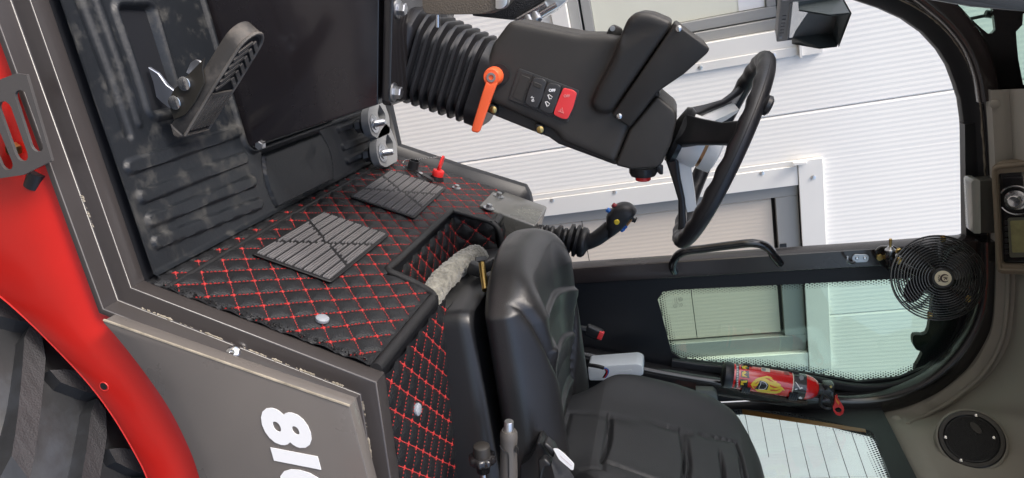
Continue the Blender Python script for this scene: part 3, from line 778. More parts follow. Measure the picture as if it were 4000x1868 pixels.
# sewn edge bands: crease, notch lip, foot of the riser
def band(pts, r, name, m='piping', n=10, sq=.55, k=4):
    q = bez(pts, k); mb = MB(); mb.tube(q, r, n); return mb.build(name, M[m], quilt, smooth=70)
lip_t = NOTT - .006
band([A(1.0, RL - .014, -.001), A(1.15, RL - .014, -.001), A(1.30, RL - .014, -.001)], .0115, 'edge_piping')
band([A(1.30, RL - .013, .002), A(1.318, RL - .022, .003), A(1.333, RL - .06, .004), A(1.342, lip_t + .03, .004), A(1.352, lip_t, .004), A(1.40, lip_t, .005), A(1.60, lip_t, .005), A(1.80, lip_t, .005), A(1.822, lip_t + .002, .005)], .0085, 'edge_piping')
band([A(1.822, lip_t, .005), A(1.829, lip_t + .03, .004), A(1.832, RL - .07, .004), A(1.836, RL - .02, .003), Vector((.52, 1.836, .404)), Vector((.58, 1.836, .395)), Vector((.63, 1.834, .37)), Vector((.66, 1.832, .32)), Vector((.67, 1.832, .26))], .0085, 'edge_piping')
band([A(1.84, RL - .014, -.001), A(2.0, RL - .014, -.001), A(2.13, RL - .014, -.001)], .0115, 'edge_piping')
band([A(.998, .040, .003), A(1.3, .034, .004), A(1.6, .030, .003), A(2.13, .026, .003)], .0052, 'edge_piping')
band([A(.998, .047, .002), A(1.3, .041, .003), A(1.6, .037, .002), A(2.13, .033, .002)], .0032, 'edge_piping', n=8)
# ragged pile edge along the sill slope
pe = MB()
for k in range(260):
    f = rng.uniform(0, 1); p = A(1.004 + rng.uniform(0, .010), .02 + f * .40, .003)
    pe.tube([p, p + RN * rng.uniform(.002, .006) + Vector((0, rng.uniform(-.004, .004), 0)) + RT * rng.uniform(-.005, .005)], .0011, 4)
tag(pe.build('pile_edge', M['piping'], quilt, smooth=0), kind='stuff')

# ---- two rubber foot mats on the riser
def foot_mat(y0, y1, t0, t1, label, rot=0.0):
    th_ = thing('foot_mat', label, 'foot mat', A((y0 + y1) / 2, (t0 + t1) / 2, .009), 'foot mats on the riser')
    cy, ct_ = (y0 + y1) / 2, (t0 + t1) / 2; hy, ht = (y1 - y0) / 2, (t1 - t0) / 2; HB = .0085
    cr, sr = math.cos(rot), math.sin(rot)
    def m(u, v, h): return A(cy + u * cr - v * sr, ct_ + u * sr + v * cr, h)
    sl_ = MB(); sl_.prism([m(p.x, p.y, HB) for p in roundpoly([Vector((-hy, -ht, 0)), Vector((hy, -ht, 0)), Vector((hy, ht, 0)), Vector((-hy, ht, 0))], .006, 3)], RN * .0035, .0012, 1)
    sl_.build('base_sheet', M['footmat'], th_)
    # ribs run along the mat, broken by an X of channels and by cross channels; grouped in threes closed by a loop
    n = 24; gap = .0042; pitch = (2 * ht - .014 - gap * 7) / n
    def rib(u0, u1, v):
        if u1 - u0 < .006: return
        mb = MB(); hw = pitch * .36; z0 = HB + .0033; z1 = HB + .0066
        a = [m(u0, v - hw, z0), m(u1, v - hw, z0), m(u1, v + hw, z0), m(u0, v + hw, z0)]
        b = [m(u0 + .001, v - hw * .7, z1), m(u1 - .001, v - hw * .7, z1), m(u1 - .001, v + hw * .7, z1), m(u0 + .001, v + hw * .7, z1)]
        mb.add(a + b, [(4, 5, 6, 7), (0, 1, 5, 4), (1, 2, 6, 5), (2, 3, 7, 6), (3, 0, 4, 7)]); mb.build('rib', M['footrib'], th_, smooth=0)
    for k in range(n):
        v = -ht + .007 + pitch * (k + .5) + gap * (k // 3)
        dx = hy * .92 * (v / ht)
        cuts = sorted([(c - .0062, c + .0062) for c in ((dx * .55 - .003, -dx * .55 + .003) if abs(v) > .012 else (0.0,))])
        if k % 3 == 1: cuts = sorted(cuts + [(c - .013, c + .001) if c > 0 else (c - .001, c + .013) for c in [(a + b) / 2 for a, b in cuts]])
        u = -hy + .008
        for a, b in cuts:
            rib(u, min(a, hy - .008), v); u = max(u, b)
        rib(u, hy - .008, v)
    return th_
foot_mat(1.205, 1.515, .079, .253, 'grey ribbed rubber foot mat nearest the door on the quilted riser')
foot_mat(1.662, 1.965, .078, .257, 'grey ribbed rubber foot mat by the red key on the quilted riser', -.03)

# ---- grey screw caps
def cap(px, py, riser, label):
    if riser: p = atA(px, py, .006); n = RN
    else: p = at(px, py, z=.385); n = Vector((.1, 0, 1)).normalized()
    o = MB().lathe([(.0115, 0), (.0125, .002), (.0122, .006), (.0095, .0085), (.0045, .009)], p, n, 24).build('screw_cap', M['grey'], None, smooth=40, loc=p)
    return tag(o, label, 'screw cap', 'grey caps on the quilted leather')
cap(810, 807, True, 'grey plastic screw cap on the riser below the nearer foot mat')
cap(1046, 1030, False, 'grey plastic screw cap on the flat seat platform')
# ---- small hexagon bolts
def hexbolt(p, n, r, label, wr=1.7, par=None, h=.008):
    t_ = thing('hex_bolt', label, 'bolt', p, 'hexagon bolts on the riser')
    MB().lathe([(r * wr, 0), (r * wr, .0016), (r * 1.2, .002)], p, n, 24).build('washer', M['zinc'], t_, smooth=30)
    MB().hexa(Vector(p) + Vector(n) * .002, n, r, h).build('head', M['zinc'], t_, smooth=20)
    return t_
hexbolt(atA(1057, 442, .006), RN, .0072, 'hexagon bolt left of the red key')
hexbolt(atA(1148, 473, .006), RN, .0078, 'hexagon bolt between the red key and the lever box')

# ---- battery isolator key with chain and holder
kt = thing('battery_key', 'red battery isolator key with chain standing in its socket on the riser', 'key', A(2.045, .20, 0))
kb = atA(1098, 452, .004)
MB().lathe([(.0215, 0), (.022, .004), (.019, .010), (.019, .013)], kb, RN, 28).build('socket', M['plastic2'], kt)
MB().lathe([(.0175, .013), (.0178, .028), (.016, .031), (.006, .032), (.006, .042)], kb, RN, 28).build('key_base', M['redp'], kt)
u_ = (RN * 1.0 + Vector((0, .0, 0))).normalized(); kn = RN
kd = Vector((0, 1, 0)); w_ = kn
hp = [kb + kn * .038 + kd * a + kn * b for a, b in ((-.010, 0), (.012, .0), (.022, .012), (.024, .032), (.012, .038), (.004, .036), (-.010, .012))]
MB().prism(roundpoly([p - RT * .003 for p in hp], .004, 3), RT * .006, .0012, 1).build('key_grip', M['redp'], kt)
hb = [atA(1062, 447, .010), atA(1040, 424, .012)]
flat = MB(); flat.prism([atA(1090, 458, .012), atA(1092, 452, .012), atA(1040, 423, .012), atA(1022, 414, .012), atA(1020, 420, .012), atA(1040, 430, .012)], RN * .003, .0008, 1)
flat.build('strap', M['rubber'], kt)
ho = atA(1038, 424, .014)
MB().lathe([(.0165, 0), (.0165, .026), (.0135, .026), (.0135, .002)], ho, RN, 28, False).build('holder_ring', M['rubber'], kt)
c0 = ho + RN * .02 - RT * .016 + Vector((0, .012, 0)); c1 = kb + kn * .072 + kd * .020
cpts = [c0.lerp(c1, k / 30) - Vector((0, 0, .014 * math.sin(math.pi * k / 30))) for k in range(31)]
cn = MB()
for k in range(30):
    d_ = (cpts[k + 1] - cpts[k]).normalized(); s_ = d_.orthogonal().normalized() if k % 2 else d_.cross(d_.orthogonal()).normalized()
    m_ = (cpts[k] + cpts[k + 1]) / 2; L_ = (cpts[k + 1] - cpts[k]).length * .72
    cn.tube([m_ + d_ * L_ * math.cos(a) + s_ * .0022 * math.sin(a) for a in [2 * math.pi * i / 10 for i in range(10)]], .0007, 5, True)
tag(cn.build('chain', M['chrome'], kt), kind='stuff')
ln = MB(); ln.tube(bez([c0, c0 + Vector((-.004, -.012, -.010)), c0 + Vector((.004, -.028, -.016)), c0 + Vector((.02, -.03, -.012)), c0 + Vector((.03, -.018, -.004))], 6), .0012, 6); ln.build('wire_loop', M['chrome'], kt)

# ---- two eye plates bolted over the far edge of the floor
def eye_plate(out, hole, bolt, label):
    t_ = thing('eye_plate', label, 'eye plate', (bolt[0], bolt[1], 0), 'steel eye plates at the far edge of the floor')
    o = roundpoly([Vector((x, y, .045)) for x, y in out], .012, 4); h = roundpoly([Vector((x, y, .045)) for x, y in hole], .008, 4)
    plate_with_holes('plate', o, [h], Vector((0, 0, .022)), M['eyeplate'], t_)
    b = Vector((bolt[0], bolt[1], 0)); Z = Vector((0, 0, 1))
    MB().lathe([(.027, .0675), (.027, .0705), (.020, .0712)], b, Z, 32).build('washer', M['zinc'], t_)
    MB().lathe([(.018, .0714), (.018, .0745)], b, Z, 28).build('washer', M['zinc'], t_)
    th = MB(); pr = [(.0085, .074)]
    for k in range(9): pr += [(.0102, .0755 + k * .0028), (.0088, .0769 + k * .0028)]
    th.lathe(pr + [(.0085, .1015), (.007, .1035)], b, Z, 20).build('threaded_stud', M['zinc'], t_, smooth=20)
    MB().hexa(b + Z * .012, Z, .019, .022).build('head', M['zinc'], t_, smooth=20)
    MB().lathe([(.026, .034), (.026, .0445)], b, Z, 28).build('spacer', M['rubber'], t_)
M['eyeplate'] = mat('grey_eye_plate', (.22, .225, .23), .42, bump=(90, .1), var=(9, .1))
o1 = [(.252, 1.908), (.289, 1.912), (.306, 1.948), (.306, 2.044), (.261, 2.066), (.210, 2.052), (.186, 2.022), (.200, 1.972), (.224, 1.925)]
h1 = [(.214, 2.014), (.247, 2.042), (.268, 2.030), (.262, 1.994), (.240, 1.985)]
eye_plate(o1, h1, (.262, 1.944), 'larger grey steel eye plate with bolt beside the red key')
sh_ = (-.088, -.008)
eye_plate([(x + sh_[0], y + sh_[1]) for x, y in o1], [(x + sh_[0], y + sh_[1]) for x, y in h1], (.262 + sh_[0], 1.944 + sh_[1]), 'grey steel eye plate partly hidden under the console box')

# ---- fluffy sleeved hose and brass rod in the notch
hz = thing('insulated_hose', 'grey shaggy insulated hose lying in the notch under the seat', 'hose', at(1140, 690, y=1.55))
hpth = bez([at(1066, 790, y=1.33), at(1092, 735, y=1.42), at(1125, 694, y=1.50), at(1165, 660, y=1.60), at(1190, 645, y=1.66), at(1203, 650, y=1.69), at(1205, 668, y=1.69), at(1196, 700, y=1.66)], 34)
rr_ = []; n_ = 60; rings = []
Tn = None; u = None
for i, p in enumerate(hpth):
    t = (hpth[min(i + 1, len(hpth) - 1)] - hpth[max(i - 1, 0)]).normalized()
    u = t.orthogonal().normalized() if u is None else (u - t * u.dot(t)).normalized(); w_ = t.cross(u)
    base = .0265 if i < len(hpth) * .76 else .020
    rings.append([p + (u * math.cos(2 * math.pi * k / n_) + w_ * math.sin(2 * math.pi * k / n_)) * (base * (1 + .10 * noise.noise(Vector((i * .10, 2 * math.cos(k * .1047), 2 * math.sin(k * .1047)))) + .17 * noise.noise(Vector((i * .36, 6.5 * math.cos(k * .1047), 6.5 * math.sin(k * .1047)))) + .04 * math.sin(i * .14))) for k in range(n_)])
M['fluff'] = mat('shaggy_grey_sleeve', (.18, .175, .15), .9, bump=(170, 1.0), var=(70, .45), sheen=.4)
MB().loft(rings).build('sleeve', M['fluff'], hz, smooth=80)
rd = thing('brass_rod', 'yellow plated rod with black clamp beside the seat cushion', 'rod', at(1215, 690, y=1.52))
MB().tube([at(1212, 663, y=1.50), at(1221, 730, y=1.44)], .0075, 14).build('rod', M['brass'], rd)
cl_ = MB(); cl_.box(at(1196, 676, y=1.54), (.03, .026, .034), Matrix.Rotation(.5, 3, 'Y'), .005); cl_.box(at(1229, 668, y=1.56), (.024, .03, .036), Matrix.Rotation(-.3, 3, 'Y'), .005)
cl_.tube([at(1196, 655, y=1.57), at(1220, 652, y=1.58), at(1230, 662, y=1.58)], .008, 8); cl_.build('clamp', M['plastic2'], rd)
# ================================================================== console box, steering column, wheel, pedal
def px_uv(px, py, **k):
    """unit directions on a plane that read along the photograph's right and up"""
    o = at(px, py, **k); return o, (at(px + 8, py, **k) - o).normalized(), (at(px, py - 8, **k) - o).normalized()
def lay_text(mb, s, px, py, yy, hpx, bold=0., depth=.0003):
    o, u, v = px_uv(px, py, y=yy); v = (v - u * v.dot(u)).normalized()
    if u.cross(v).y > 0: pass
    size = (at(px, py - hpx, y=yy) - o).length / .69
    return text_mesh(mb, s, o, u, v, size, depth, bold)
def polyY(pts, yy): return [at(x, y, y=yy) for x, y in pts]
CAX = Vector((.505, 0, .863)).normalized(); CPV = Vector((CAX.z, 0, -CAX.x)); YD = Vector((0, 1, 0))
M['console'] = mat('black_brown_gloss_sheet', (.018, .015, .0165), .24, bump=(24, .1), coat=.55, rvar=.06)
cb = thing('console_box', 'glossy black sheet metal box under the steering column', 'console', (0, 1.6, 0))
yk = 1.401
face = [Vector((-.62, yk, .012)), at(618, 374, y=yk), at(951, 263, y=yk), at(954, -10, y=yk), at(975, -230, y=yk)]
MB().prism(face, (0, .42, 0), .004, 2).build('body', M['console'], cb, smooth=30)
pt = at(966, 262, y=yk - .02); pd = (at(972, 0, y=yk - .02) - at(966, 262, y=yk - .02)).normalized(); pn = Vector((-pd.z, 0, pd.x)); pn = pn if pn.z > 0 else -pn
fl_ = MB(); L0 = pt - pd * .004
o_ = roundpoly([L0 + YD * 0, L0 + pd * .5, L0 + pd * .5 + YD * .42, L0 + YD * .42], .014, 4)
fl_.prism([p - pn * .006 for p in o_], pn * .020, .004, 2); fl_.build('top_flange', M['inpaint'], cb, smooth=30)
for (px, py) in ((1000, 22), (990, 232)):
    b = atp(px, py, L0 + pn * .014, pn); r_ = MB()
    r_.lathe([(.019, 0), (.019, .003), (.013, .0038)], b, pn, 28).build('washer', M['zinc'], cb)
    MB().hexa(b + pn * .0036, pn, .0125, .014).build('bolt_head', M['zinc'], cb, smooth=20)
MB().hexa(at(660, 364, y=yk + .01), Vector((0, -1, 0)), .010, .016).build('bolt_head', M['zinc'], cb, smooth=20)
MB().hexa(at(1048, 235, y=1.62), pn, .007, .012).build('bolt_head', M['zinc'], cb, smooth=20)
lg = MB(); lg.box((.09, 1.45, .02), (.06, .06, .03), None, .004); lg.build('foot', M['inpaint'], cb)

sc_t = thing('steering_column', 'black steering column with bellows boot switch panel and instrument hood', 'steering column', (0, 1.57, .35))
# bellows
YM = 1.565; bc = at(1003, 136, y=1.50); bc = Vector((bc.x, YM, bc.z))
def octring(c, a, b, ch):
    q = roundpoly([Vector((-a, -b + ch, 0)), Vector((-a + ch * .9, -b, 0)), Vector((a - ch, -b, 0)), Vector((a, -b + ch * 1.3, 0)), Vector((a, b - ch, 0)), Vector((a - ch, b, 0)), Vector((-a + ch, b, 0)), Vector((-a, b - ch, 0))], .014, 3)
    return [c + CPV * p.x + YD * p.y for p in q]
rings = []; NF = 7; LB_ = .226
def bscale(f): return 1.0 - .06 * f
rings.append(octring(bc, .098, .098, .034)); rings.append(octring(bc + CAX * .006, .104, .102, .034)); rings.append(octring(bc + CAX * .022, .104, .101, .034)); rings.append(octring(bc + CAX * .027, .096, .094, .034))
s = .027
for k in range(NF):
    st_ = (LB_ - .03 - .05) / NF
    for q, e in ((.18, -.001), (.40, .012), (.70, .012), (.90, -.001)):
        f = (k + q) / NF; rings.append(octring(bc + CAX * (s + st_ * (k + q)), (.089 + e) * bscale(f), (.0865 + e) * bscale(f), .034))
for q, e in ((.150, .012), (.156, .015), (.184, .015), (.190, .010)):
    pass
e0 = s + (LB_ - .08)
for dz, e in ((.002, .0), (.006, .011), (.038, .011), (.043, .003)): rings.append(octring(bc + CAX * (e0 + dz), (.089 + e) * .94, (.087 + e) * .94, .034))
MB().loft(rings).build('bellows', M['rubber'], sc_t, smooth=55)
# housing
Y1 = 1.472
near = [(1282, 50), (1330, 60), (1400, 75), (1460, 86), (1535, 87), (1640, 110), (1655, 235), (1583, 321), (1546, 414), (1412, 358), (1398, 336), (1382, 326), (1246, 264), (1207, 246), (1212, 190), (1237, 112)]
hs_ = MB().prism(polyY(near, Y1), (0, .17, 0), .022, 4)
back = [(1300, 60), (1400, 80), (1535, 95), (1640, 130), (1660, 240), (1640, 330), (1600, 410), (1546, 416), (1404, 363), (1380, 346), (1340, 331), (1246, 293), (1194, 269), (1205, 200), (1240, 115)]
MB().prism(polyY(back, Y1 + .022), (0, .152, 0), .006, 3).build('rear_cover', M['plastic'], sc_t, smooth=50)
for px, py in ((1240, 275), (1358, 325)):
    lob = MB(); lob.prism(polyY([(px - 11, py - 13), (px + 6, py - 8), (px + 9, py), (px + 7, py + 16), (px - 10, py + 9)], Y1 - .002), (0, .05, 0), .003, 2)
    lob.build('screw_boss', M['plastic2'], sc_t)
    MB().lathe([(.0075, 0), (.0075, .0025), (.004, .0045)], at(px + 1, py + 1, y=Y1 - .003), (.1, -1, .1), 16).build('cover_screw', M['brass'], sc_t)
YH = 1.432
pod = [(1548, 130), (1560, 90), (1576, 52), (1590, 34), (1608, 28), (1640, 32), (1697, 56), (1537, 287), (1500, 284), (1484, 262), (1505, 215), (1530, 170)]
def polyH(pts): return [at(x, y, y=1.466 - .052 * min(1, max(0, (312 - y) / 230))) for x, y in pts]
hs_.prism(polyH(pod), (0, .24, 0), .022, 5)
ho_ = hs_.build('housing', M['plastic'], sc_t, smooth=180)
rm_ = ho_.modifiers.new('fuse', 'REMESH'); rm_.mode = 'VOXEL'; rm_.voxel_size = .0038; rm_.use_smooth_shade = True
sm_ = ho_.modifiers.new('fillet', 'SMOOTH'); sm_.factor = .5; sm_.iterations = 14
pod2 = [(1699, 57), (1741, 88), (1786, 121), (1781, 133), (1720, 187), (1653, 233), (1620, 277), (1584, 321), (1562, 307), (1539, 290)]
MB().prism([p + Vector((0, -.002, 0)) for p in polyH(pod2)], (0, .244, 0), .005, 3).build('hood_cover', M['plastic'], sc_t, smooth=50)
for px, py in ((1707, 72), (1558, 292)): MB().lathe([(.0058, 0), (.0055, .002), (.003, .0035)], polyH([(px, py)])[0] + Vector((0, -.003, 0)), (0, -1, 0), 16).build('hood_screw', M['chrome'], sc_t)
tabm = MB(); tabm.prism(roundpoly(polyY([(1524, 88), (1532, 70), (1541, 62), (1550, 66), (1562, 72), (1568, 92)], 1.50), .004, 3), (0, .03, 0), .002, 2); tabm.build('mount_tab', M['plastic'], sc_t)
MB().lathe([(.0055, 0), (.005, .003)], at(1541, 72, y=1.498), (0, -1, 0), 14).build('cover_screw', M['zinc'], sc_t)
shr = [(1653, 241), (1698, 278), (1703, 292), (1702, 305), (1689, 360), (1664, 416), (1650, 424), (1590, 428), (1547, 417), (1585, 325)]
MB().prism(polyY(shr, Y1 + .001), (0, .18, 0), .013, 4).build('upper_shroud', M['plastic'], sc_t, smooth=50)
# horn button and clip under the shroud
kb_ = at(1618, 428, y=1.53); dn_ = (at(1618, 450, y=1.53) - kb_).normalized()
MB().lathe([(.030, -.006), (.030, .004), (.026, .012), (.019, .012)], kb_, dn_, 28).build('button_base', M['plastic2'], sc_t)
MB().lathe([(.0165, .010), (.0165, .021), (.014, .023)], kb_, dn_, 28).build('red_button', M['redp'], sc_t)
ck = MB(); ck.prism(polyY([(1644, 414), (1656, 414), (1668, 420), (1668, 440), (1660, 440), (1648, 428)], 1.53), (0, .02, 0), .002, 2); ck.build('cable_clip', M['plastic2'], sc_t)
# switch panel
YP2 = Y1 - .0028
def z1(X, Y): return (1191.4 + X * .1873, 115.9 + Y * .1873)
fr_o = [at(*z1(*q), y=YP2) for q in ((602, 296), (1424, 600), (1264, 1038), (462, 722))]
MB().prism(roundpoly(fr_o, .006, 4), (0, .012, 0), .0012, 2).build('switch_frame', mat('switch_frame_plastic', (.032, .032, .033), .28), sc_t)
fi = [at(*z1(*q), y=YP2 - .0006) for q in ((612, 330), (1384, 628), (1252, 1010), (490, 715))]
pan_ = MB().prism(roundpoly(fi, .003, 3), (0, .004, 0)).build('switch_bezel', M['plastic'], sc_t, smooth=0)
for k, (a, b) in enumerate((((805, 380), (668, 800)), ((1003, 455), (860, 882)), ((1196, 525), (1060, 955)))):
    m_ = MB(); p_, q_ = at(*z1(*a), y=YP2 - .001), at(*z1(*b), y=YP2 - .001); m_.tube([p_, q_], .0007, 5); m_.build('divider', M['gasket'], sc_t)
def rocker(pts, name, m, d=.0075):
    P_ = [at(*z1(*q), y=YP2 - d) for q in pts]; base = [at(*z1(*q), y=YP2 - .001) for q in pts]
    b = MB(); sm_ = roundpoly(P_, .004, 3)
    b.prism(sm_, (0, d - .001, 0), .0022, 3); return b.build(name, m, sc_t, smooth=50)
M['rocker'] = mat('charcoal_rocker_plastic', (.034, .034, .036), .34)
blank = MB(); blank.prism(roundpoly([at(*z1(*q), y=YP2 - .0016) for q in ((640, 385), (755, 430), (655, 742), (520, 690))], .002, 2), (0, .002, 0), .0004, 1); blank.build('blank_cover', M['plastic'], sc_t)
rocker([(815, 425), (930, 440), (975, 480), (920, 700), (850, 835), (770, 820), (690, 765), (720, 640), (780, 480)], 'rocker_switch', M['rocker'])
rocker([(1010, 500), (1125, 513), (1172, 552), (1115, 775), (1050, 912), (965, 895), (884, 845), (918, 705), (970, 555)], 'rocker_switch', M['rocker'])
hz_ = rocker([(1205, 563), (1330, 592), (1386, 634), (1332, 840), (1258, 985), (1185, 978), (1073, 922), (1085, 860), (1142, 710)], 'hazard_switch', M['redsw'])
sl2 = MB(); sl2.prism(roundpoly([at(*z1(*q), y=YP2 - .0082) for q in ((805, 478), (922, 525), (905, 580), (788, 530))], .0025, 3), (0, .002, 0), .0005, 1); sl2.build('switch_lens', M['plastic'], sc_t)
ic = MB(); YI = YP2 - .0079
lay_text(ic, 'OFF', *z1(1054, 598), YI, 6.6, .0004)
def stroke(pts, r=.0005, loop=False): ic.tube([at(*z1(*q), y=YI) for q in pts], r, 5, loop)
for dx, dy, ch in ((0, 0, 'L'), (-35, 92, 'H')):
    stroke([(995 + dx, 660 + dy), (1020 + dx, 655 + dy), (1058 + dx, 685 + dy), (1040 + dx, 712 + dy), (1012 + dx, 700 + dy), (995 + dx, 660 + dy)]); stroke([(1008 + dx, 662 + dy), (1014 + dx, 715 + dy)])
    lay_text(ic, ch, *z1(1023 + dx, 722 + dy), YI, 2.8)
stroke([(770, 690), (785, 676), (795, 690), (785, 700), (770, 690)]); stroke([(785, 700), (812, 690), (800, 715), (775, 728)]); stroke([(780, 738), (806, 722), (812, 742), (795, 746), (780, 738)])
ic.build('white_symbols', M['white'], sc_t, smooth=0)
ic = MB(); lay_text(ic, 'OFF', *z1(1252, 674), YI, 6.4, .0001)
for f in (1.0, .55):
    c_ = (1177, 876); stroke([(c_[0] + (x - c_[0]) * f, c_[1] + (y - c_[1]) * f) for x, y in ((1190, 828), (1140, 878), (1208, 902))], .0006, True)
ic.build('hazard_symbols', mat('pale_pink_print', (.8, .35, .33), .5), sc_t, smooth=0)
# orange clamping lever
lv = at(1240, 193, y=1.452); YL = 1.436
MB().lathe([(.021, 0), (.021, .004)], at(1257, 187, y=Y1 - .003), (0, -1, 0), 28).build('lever_socket', M['dark'], sc_t)
MB().lathe([(.0195, -.022), (.0195, -.004), (.0175, .012), (.0155, .0145), (.009, .0145)], lv, (0, -1, 0), 32).build('lever_hub', M['orange'], sc_t)
arm = [(1223, 203), (1233, 213), (1252, 208), (1243, 228), (1206, 331), (1201, 335), (1187, 332), (1185, 326), (1212, 236)]
MB().prism(polyY(arm, YL), (0, .011, 0), .0028, 3).build('lever_arm', M['orange'], sc_t)
MB().lathe([(.0095, .0), (.0095, .0165), (.0055, .0165), (.005, .012)], lv, (0, -1, 0), 24).build('lever_screw', M['zinc'], sc_t)

# ---- steering wheel
WAX = Vector((.5138, -.0164, .8578)).normalized(); W1 = Vector((WAX.z, 0, -WAX.x)).normalized(); W1 = (W1 - WAX * W1.dot(WAX)).normalized(); W2 = WAX.cross(W1)
if W2.y < 0: W2 = -W2
wc = Vector((.3186, 1.56, .9993))
def wpt(a, r, h): return wc + (W1 * math.cos(a) + W2 * math.sin(a)) * r + WAX * h
sw = thing('steering_wheel', 'black three spoke steering wheel with silver hub on the column', 'steering wheel', wc)
RR, rr = .2029, .0186
rings = []; n_ = 144; k_ = 14
for i in range(n_):
    a = 2 * math.pi * i / n_; ring = []
    for j in range(k_):
        b = 2 * math.pi * j / k_
        e = 0.0
        und = max(0, -math.sin(b) * .9 + -math.cos(b) * .5)
        e = -.0032 * und * (0.5 + 0.5 * math.cos(a * 26))
        ring.append(wpt(a, RR + (rr + e) * math.cos(b), (rr + e) * math.sin(b)))
    rings.append(ring)
MB().loft(rings, loop=True).build('rim', M['rubber'], sw, smooth=70)
MB().torus(wpt(0, 0, .0002) * 1.0, WAX, RR + rr - .0004, .0008, 96, 5).build('rim_seam', M['gasket'], sw)
HB_ = -.098
MB().lathe([(.012, HB_ - .02), (.034, HB_ - .012), (.060, HB_ - .004), (.064, HB_ + .006), (.058, HB_ + .016)], wc, WAX, 40).build('hub_base', M['plastic2'], sw)
MB().lathe([(.053, HB_ + .012), (.054, HB_ + .054), (.052, HB_ + .058)], wc, WAX, 40).build('silver_hub', M['satin'], sw)
MB().lathe([(.048, HB_ + .056), (.048, HB_ + .066)], wc, WAX, 40).build('copper_band', mat('copper_band', (.55, .33, .18), .3, 1.0), sw)
MB().lathe([(.051, HB_ + .065), (.051, HB_ + .090), (.040, HB_ + .094), (.02, HB_ + .097)], wc, WAX, 40).build('centre_cap', M['satin'], sw)
def spoke(a, name='spoke'):
    mb = MB(); rings = []; t_ = WAX
    side = (W1 * -math.sin(a) + W2 * math.cos(a))
    for f, r, h, hw, th in ((0, .022, HB_ + .004, .034, .014), (.2, .048, HB_ + .010, .033, .013), (.45, .085, HB_ + .036, .027, .009), (.7, .125, HB_ + .066, .023, .0075), (.9, .174, HB_ + .090, .024, .009), (1, .200, HB_ + .098, .030, .009)):
        c = wpt(a, r, h); rad = (W1 * math.cos(a) + W2 * math.sin(a)); nrm = (t_ * .8 - rad * .6).normalized()
        sec = roundpoly([Vector((-hw, -th, 0)), Vector((hw, -th, 0)), Vector((hw, th, 0)), Vector((-hw, th, 0))], .006, 3)
        rings.append([c + side * q.x + nrm * q.y for q in sec])
    mb.loft(rings); o = mb.build(name, M['plastic2'], sw, smooth=50)
    cm = MB(); rr2 = []
    for r, h, hw in ((.056, HB_ + .012, .016), (.090, HB_ + .036, .015), (.130, HB_ + .066, .013), (.156, HB_ + .084, .006)):
        rad = (W1 * math.cos(a) + W2 * math.sin(a)); nrm = (t_ * .8 - rad * .6).normalized(); c = wpt(a, r, h) + nrm * .0085
        c2 = c + nrm * (.030 - .10 * (r - .056))
        rr2.append([c - side * hw, c + side * hw, c2 + side * hw * .85, c2 - side * hw * .85])
    cm.loft(rr2); cm.build('spoke_insert', M['satin'], o, smooth=20)
    # underside insert too
SA = (R(5), R(-113), R(125))
for a in SA: spoke(a)
kn_ = wpt(R(-150), RR, .030); 
kb2 = wpt(R(165), RR + .004, 0)
MB().lathe([(.010, 0), (.014, .006), (.019, .009), (.019, .016), (.014, .020)], wpt(R(229), RR + .002, .008), WAX, 24).build('spinner_knob', M['plastic2'], sw)

# ---- accelerator pedal
pe_t = thing('accelerator_pedal', 'worn black rocker pedal with ribbed pad on a steel pivot arm', 'pedal', (-.02, 1.19, 0))
def z7(X, Y): return (225.4 + X * .3212, Y * .3212)
YN, YB = 1.148, 1.222
ph, pt_ = at(461, 341, y=YN), at(619, 82, y=YN)          # heel and toe of the tread face
fu = (pt_ - ph); fl2 = fu.length; fu.normalize(); fn = Vector((-fu.z, 0, fu.x)); fn = fn if fn.z > 0 else -fn
Wd = YB - YN
def pp3(u, v, h): return ph + fu * u + YD * v + fn * h
out = [Vector((0, .004, 0)), Vector((.006, 0, 0)), Vector((fl2 * .45, -.002, 0))]
pl_ = [(0, .0), (fl2 * .5, -.003)] + [(fl2 - Wd / 2 + math.sin(t) * Wd / 2 * 1.0, Wd / 2 - math.cos(t) * Wd / 2) for t in [math.pi * k / 12 for k in range(13)]] + [(fl2 * .5, Wd + .003), (0, Wd)]
M['pedal'] = mat('worn_pedal_rubber', (.040, .037, .034), .55, bump=(140, .25), dirt=(14, .45, .65, (.12, .105, .09), .8))
body = MB(); body.prism([pp3(u, v, 0) for u, v in pl_], -fn * .030, .004, 2); pb = body.build('pad', M['pedal'], pe_t, smooth=40)
hb_ = MB(); hb_.prism([pp3(0, 0, -.001), pp3(0, 0, -.034), pp3(-.016, 0, -.016), pp3(-.012, 0, -.002)], YD * Wd, .003, 1); hb_.build('heel_block', M['pedal'], pe_t)
def bar(u0, v0, u1, v1, w_, m=M['pedal'], name='tread_bar'):
    mb = MB(); p, q = pp3(u0, v0, .002), pp3(u1, v1, .002); d = (q - p).normalized(); n_2 = d.cross(fn) * w_
    mb.prism([p + n_2, q + n_2, q - n_2, p - n_2], fn * .0032); mb.build(name, m, pb, smooth=0)
gp = MB(); gp.prism([pp3(u * .93 + .006, Wd / 2 + (v - Wd / 2) * .84, .0003) for u, v in pl_], fn * .0006); gp.build('tread_recess', M['dark'], pb, smooth=0)
M['bar'] = mat('worn_tread_bar', (.10, .092, .082), .65, bump=(200, .4), var=(18, .35))
for k in range(7): bar(.016, .008 + k * (Wd - .016) / 6, fl2 * .40, .008 + k * (Wd - .016) / 6, .0032, M['bar'])
bar(fl2 * .415, .006, fl2 * .415, Wd - .006, .004, M['bar'])
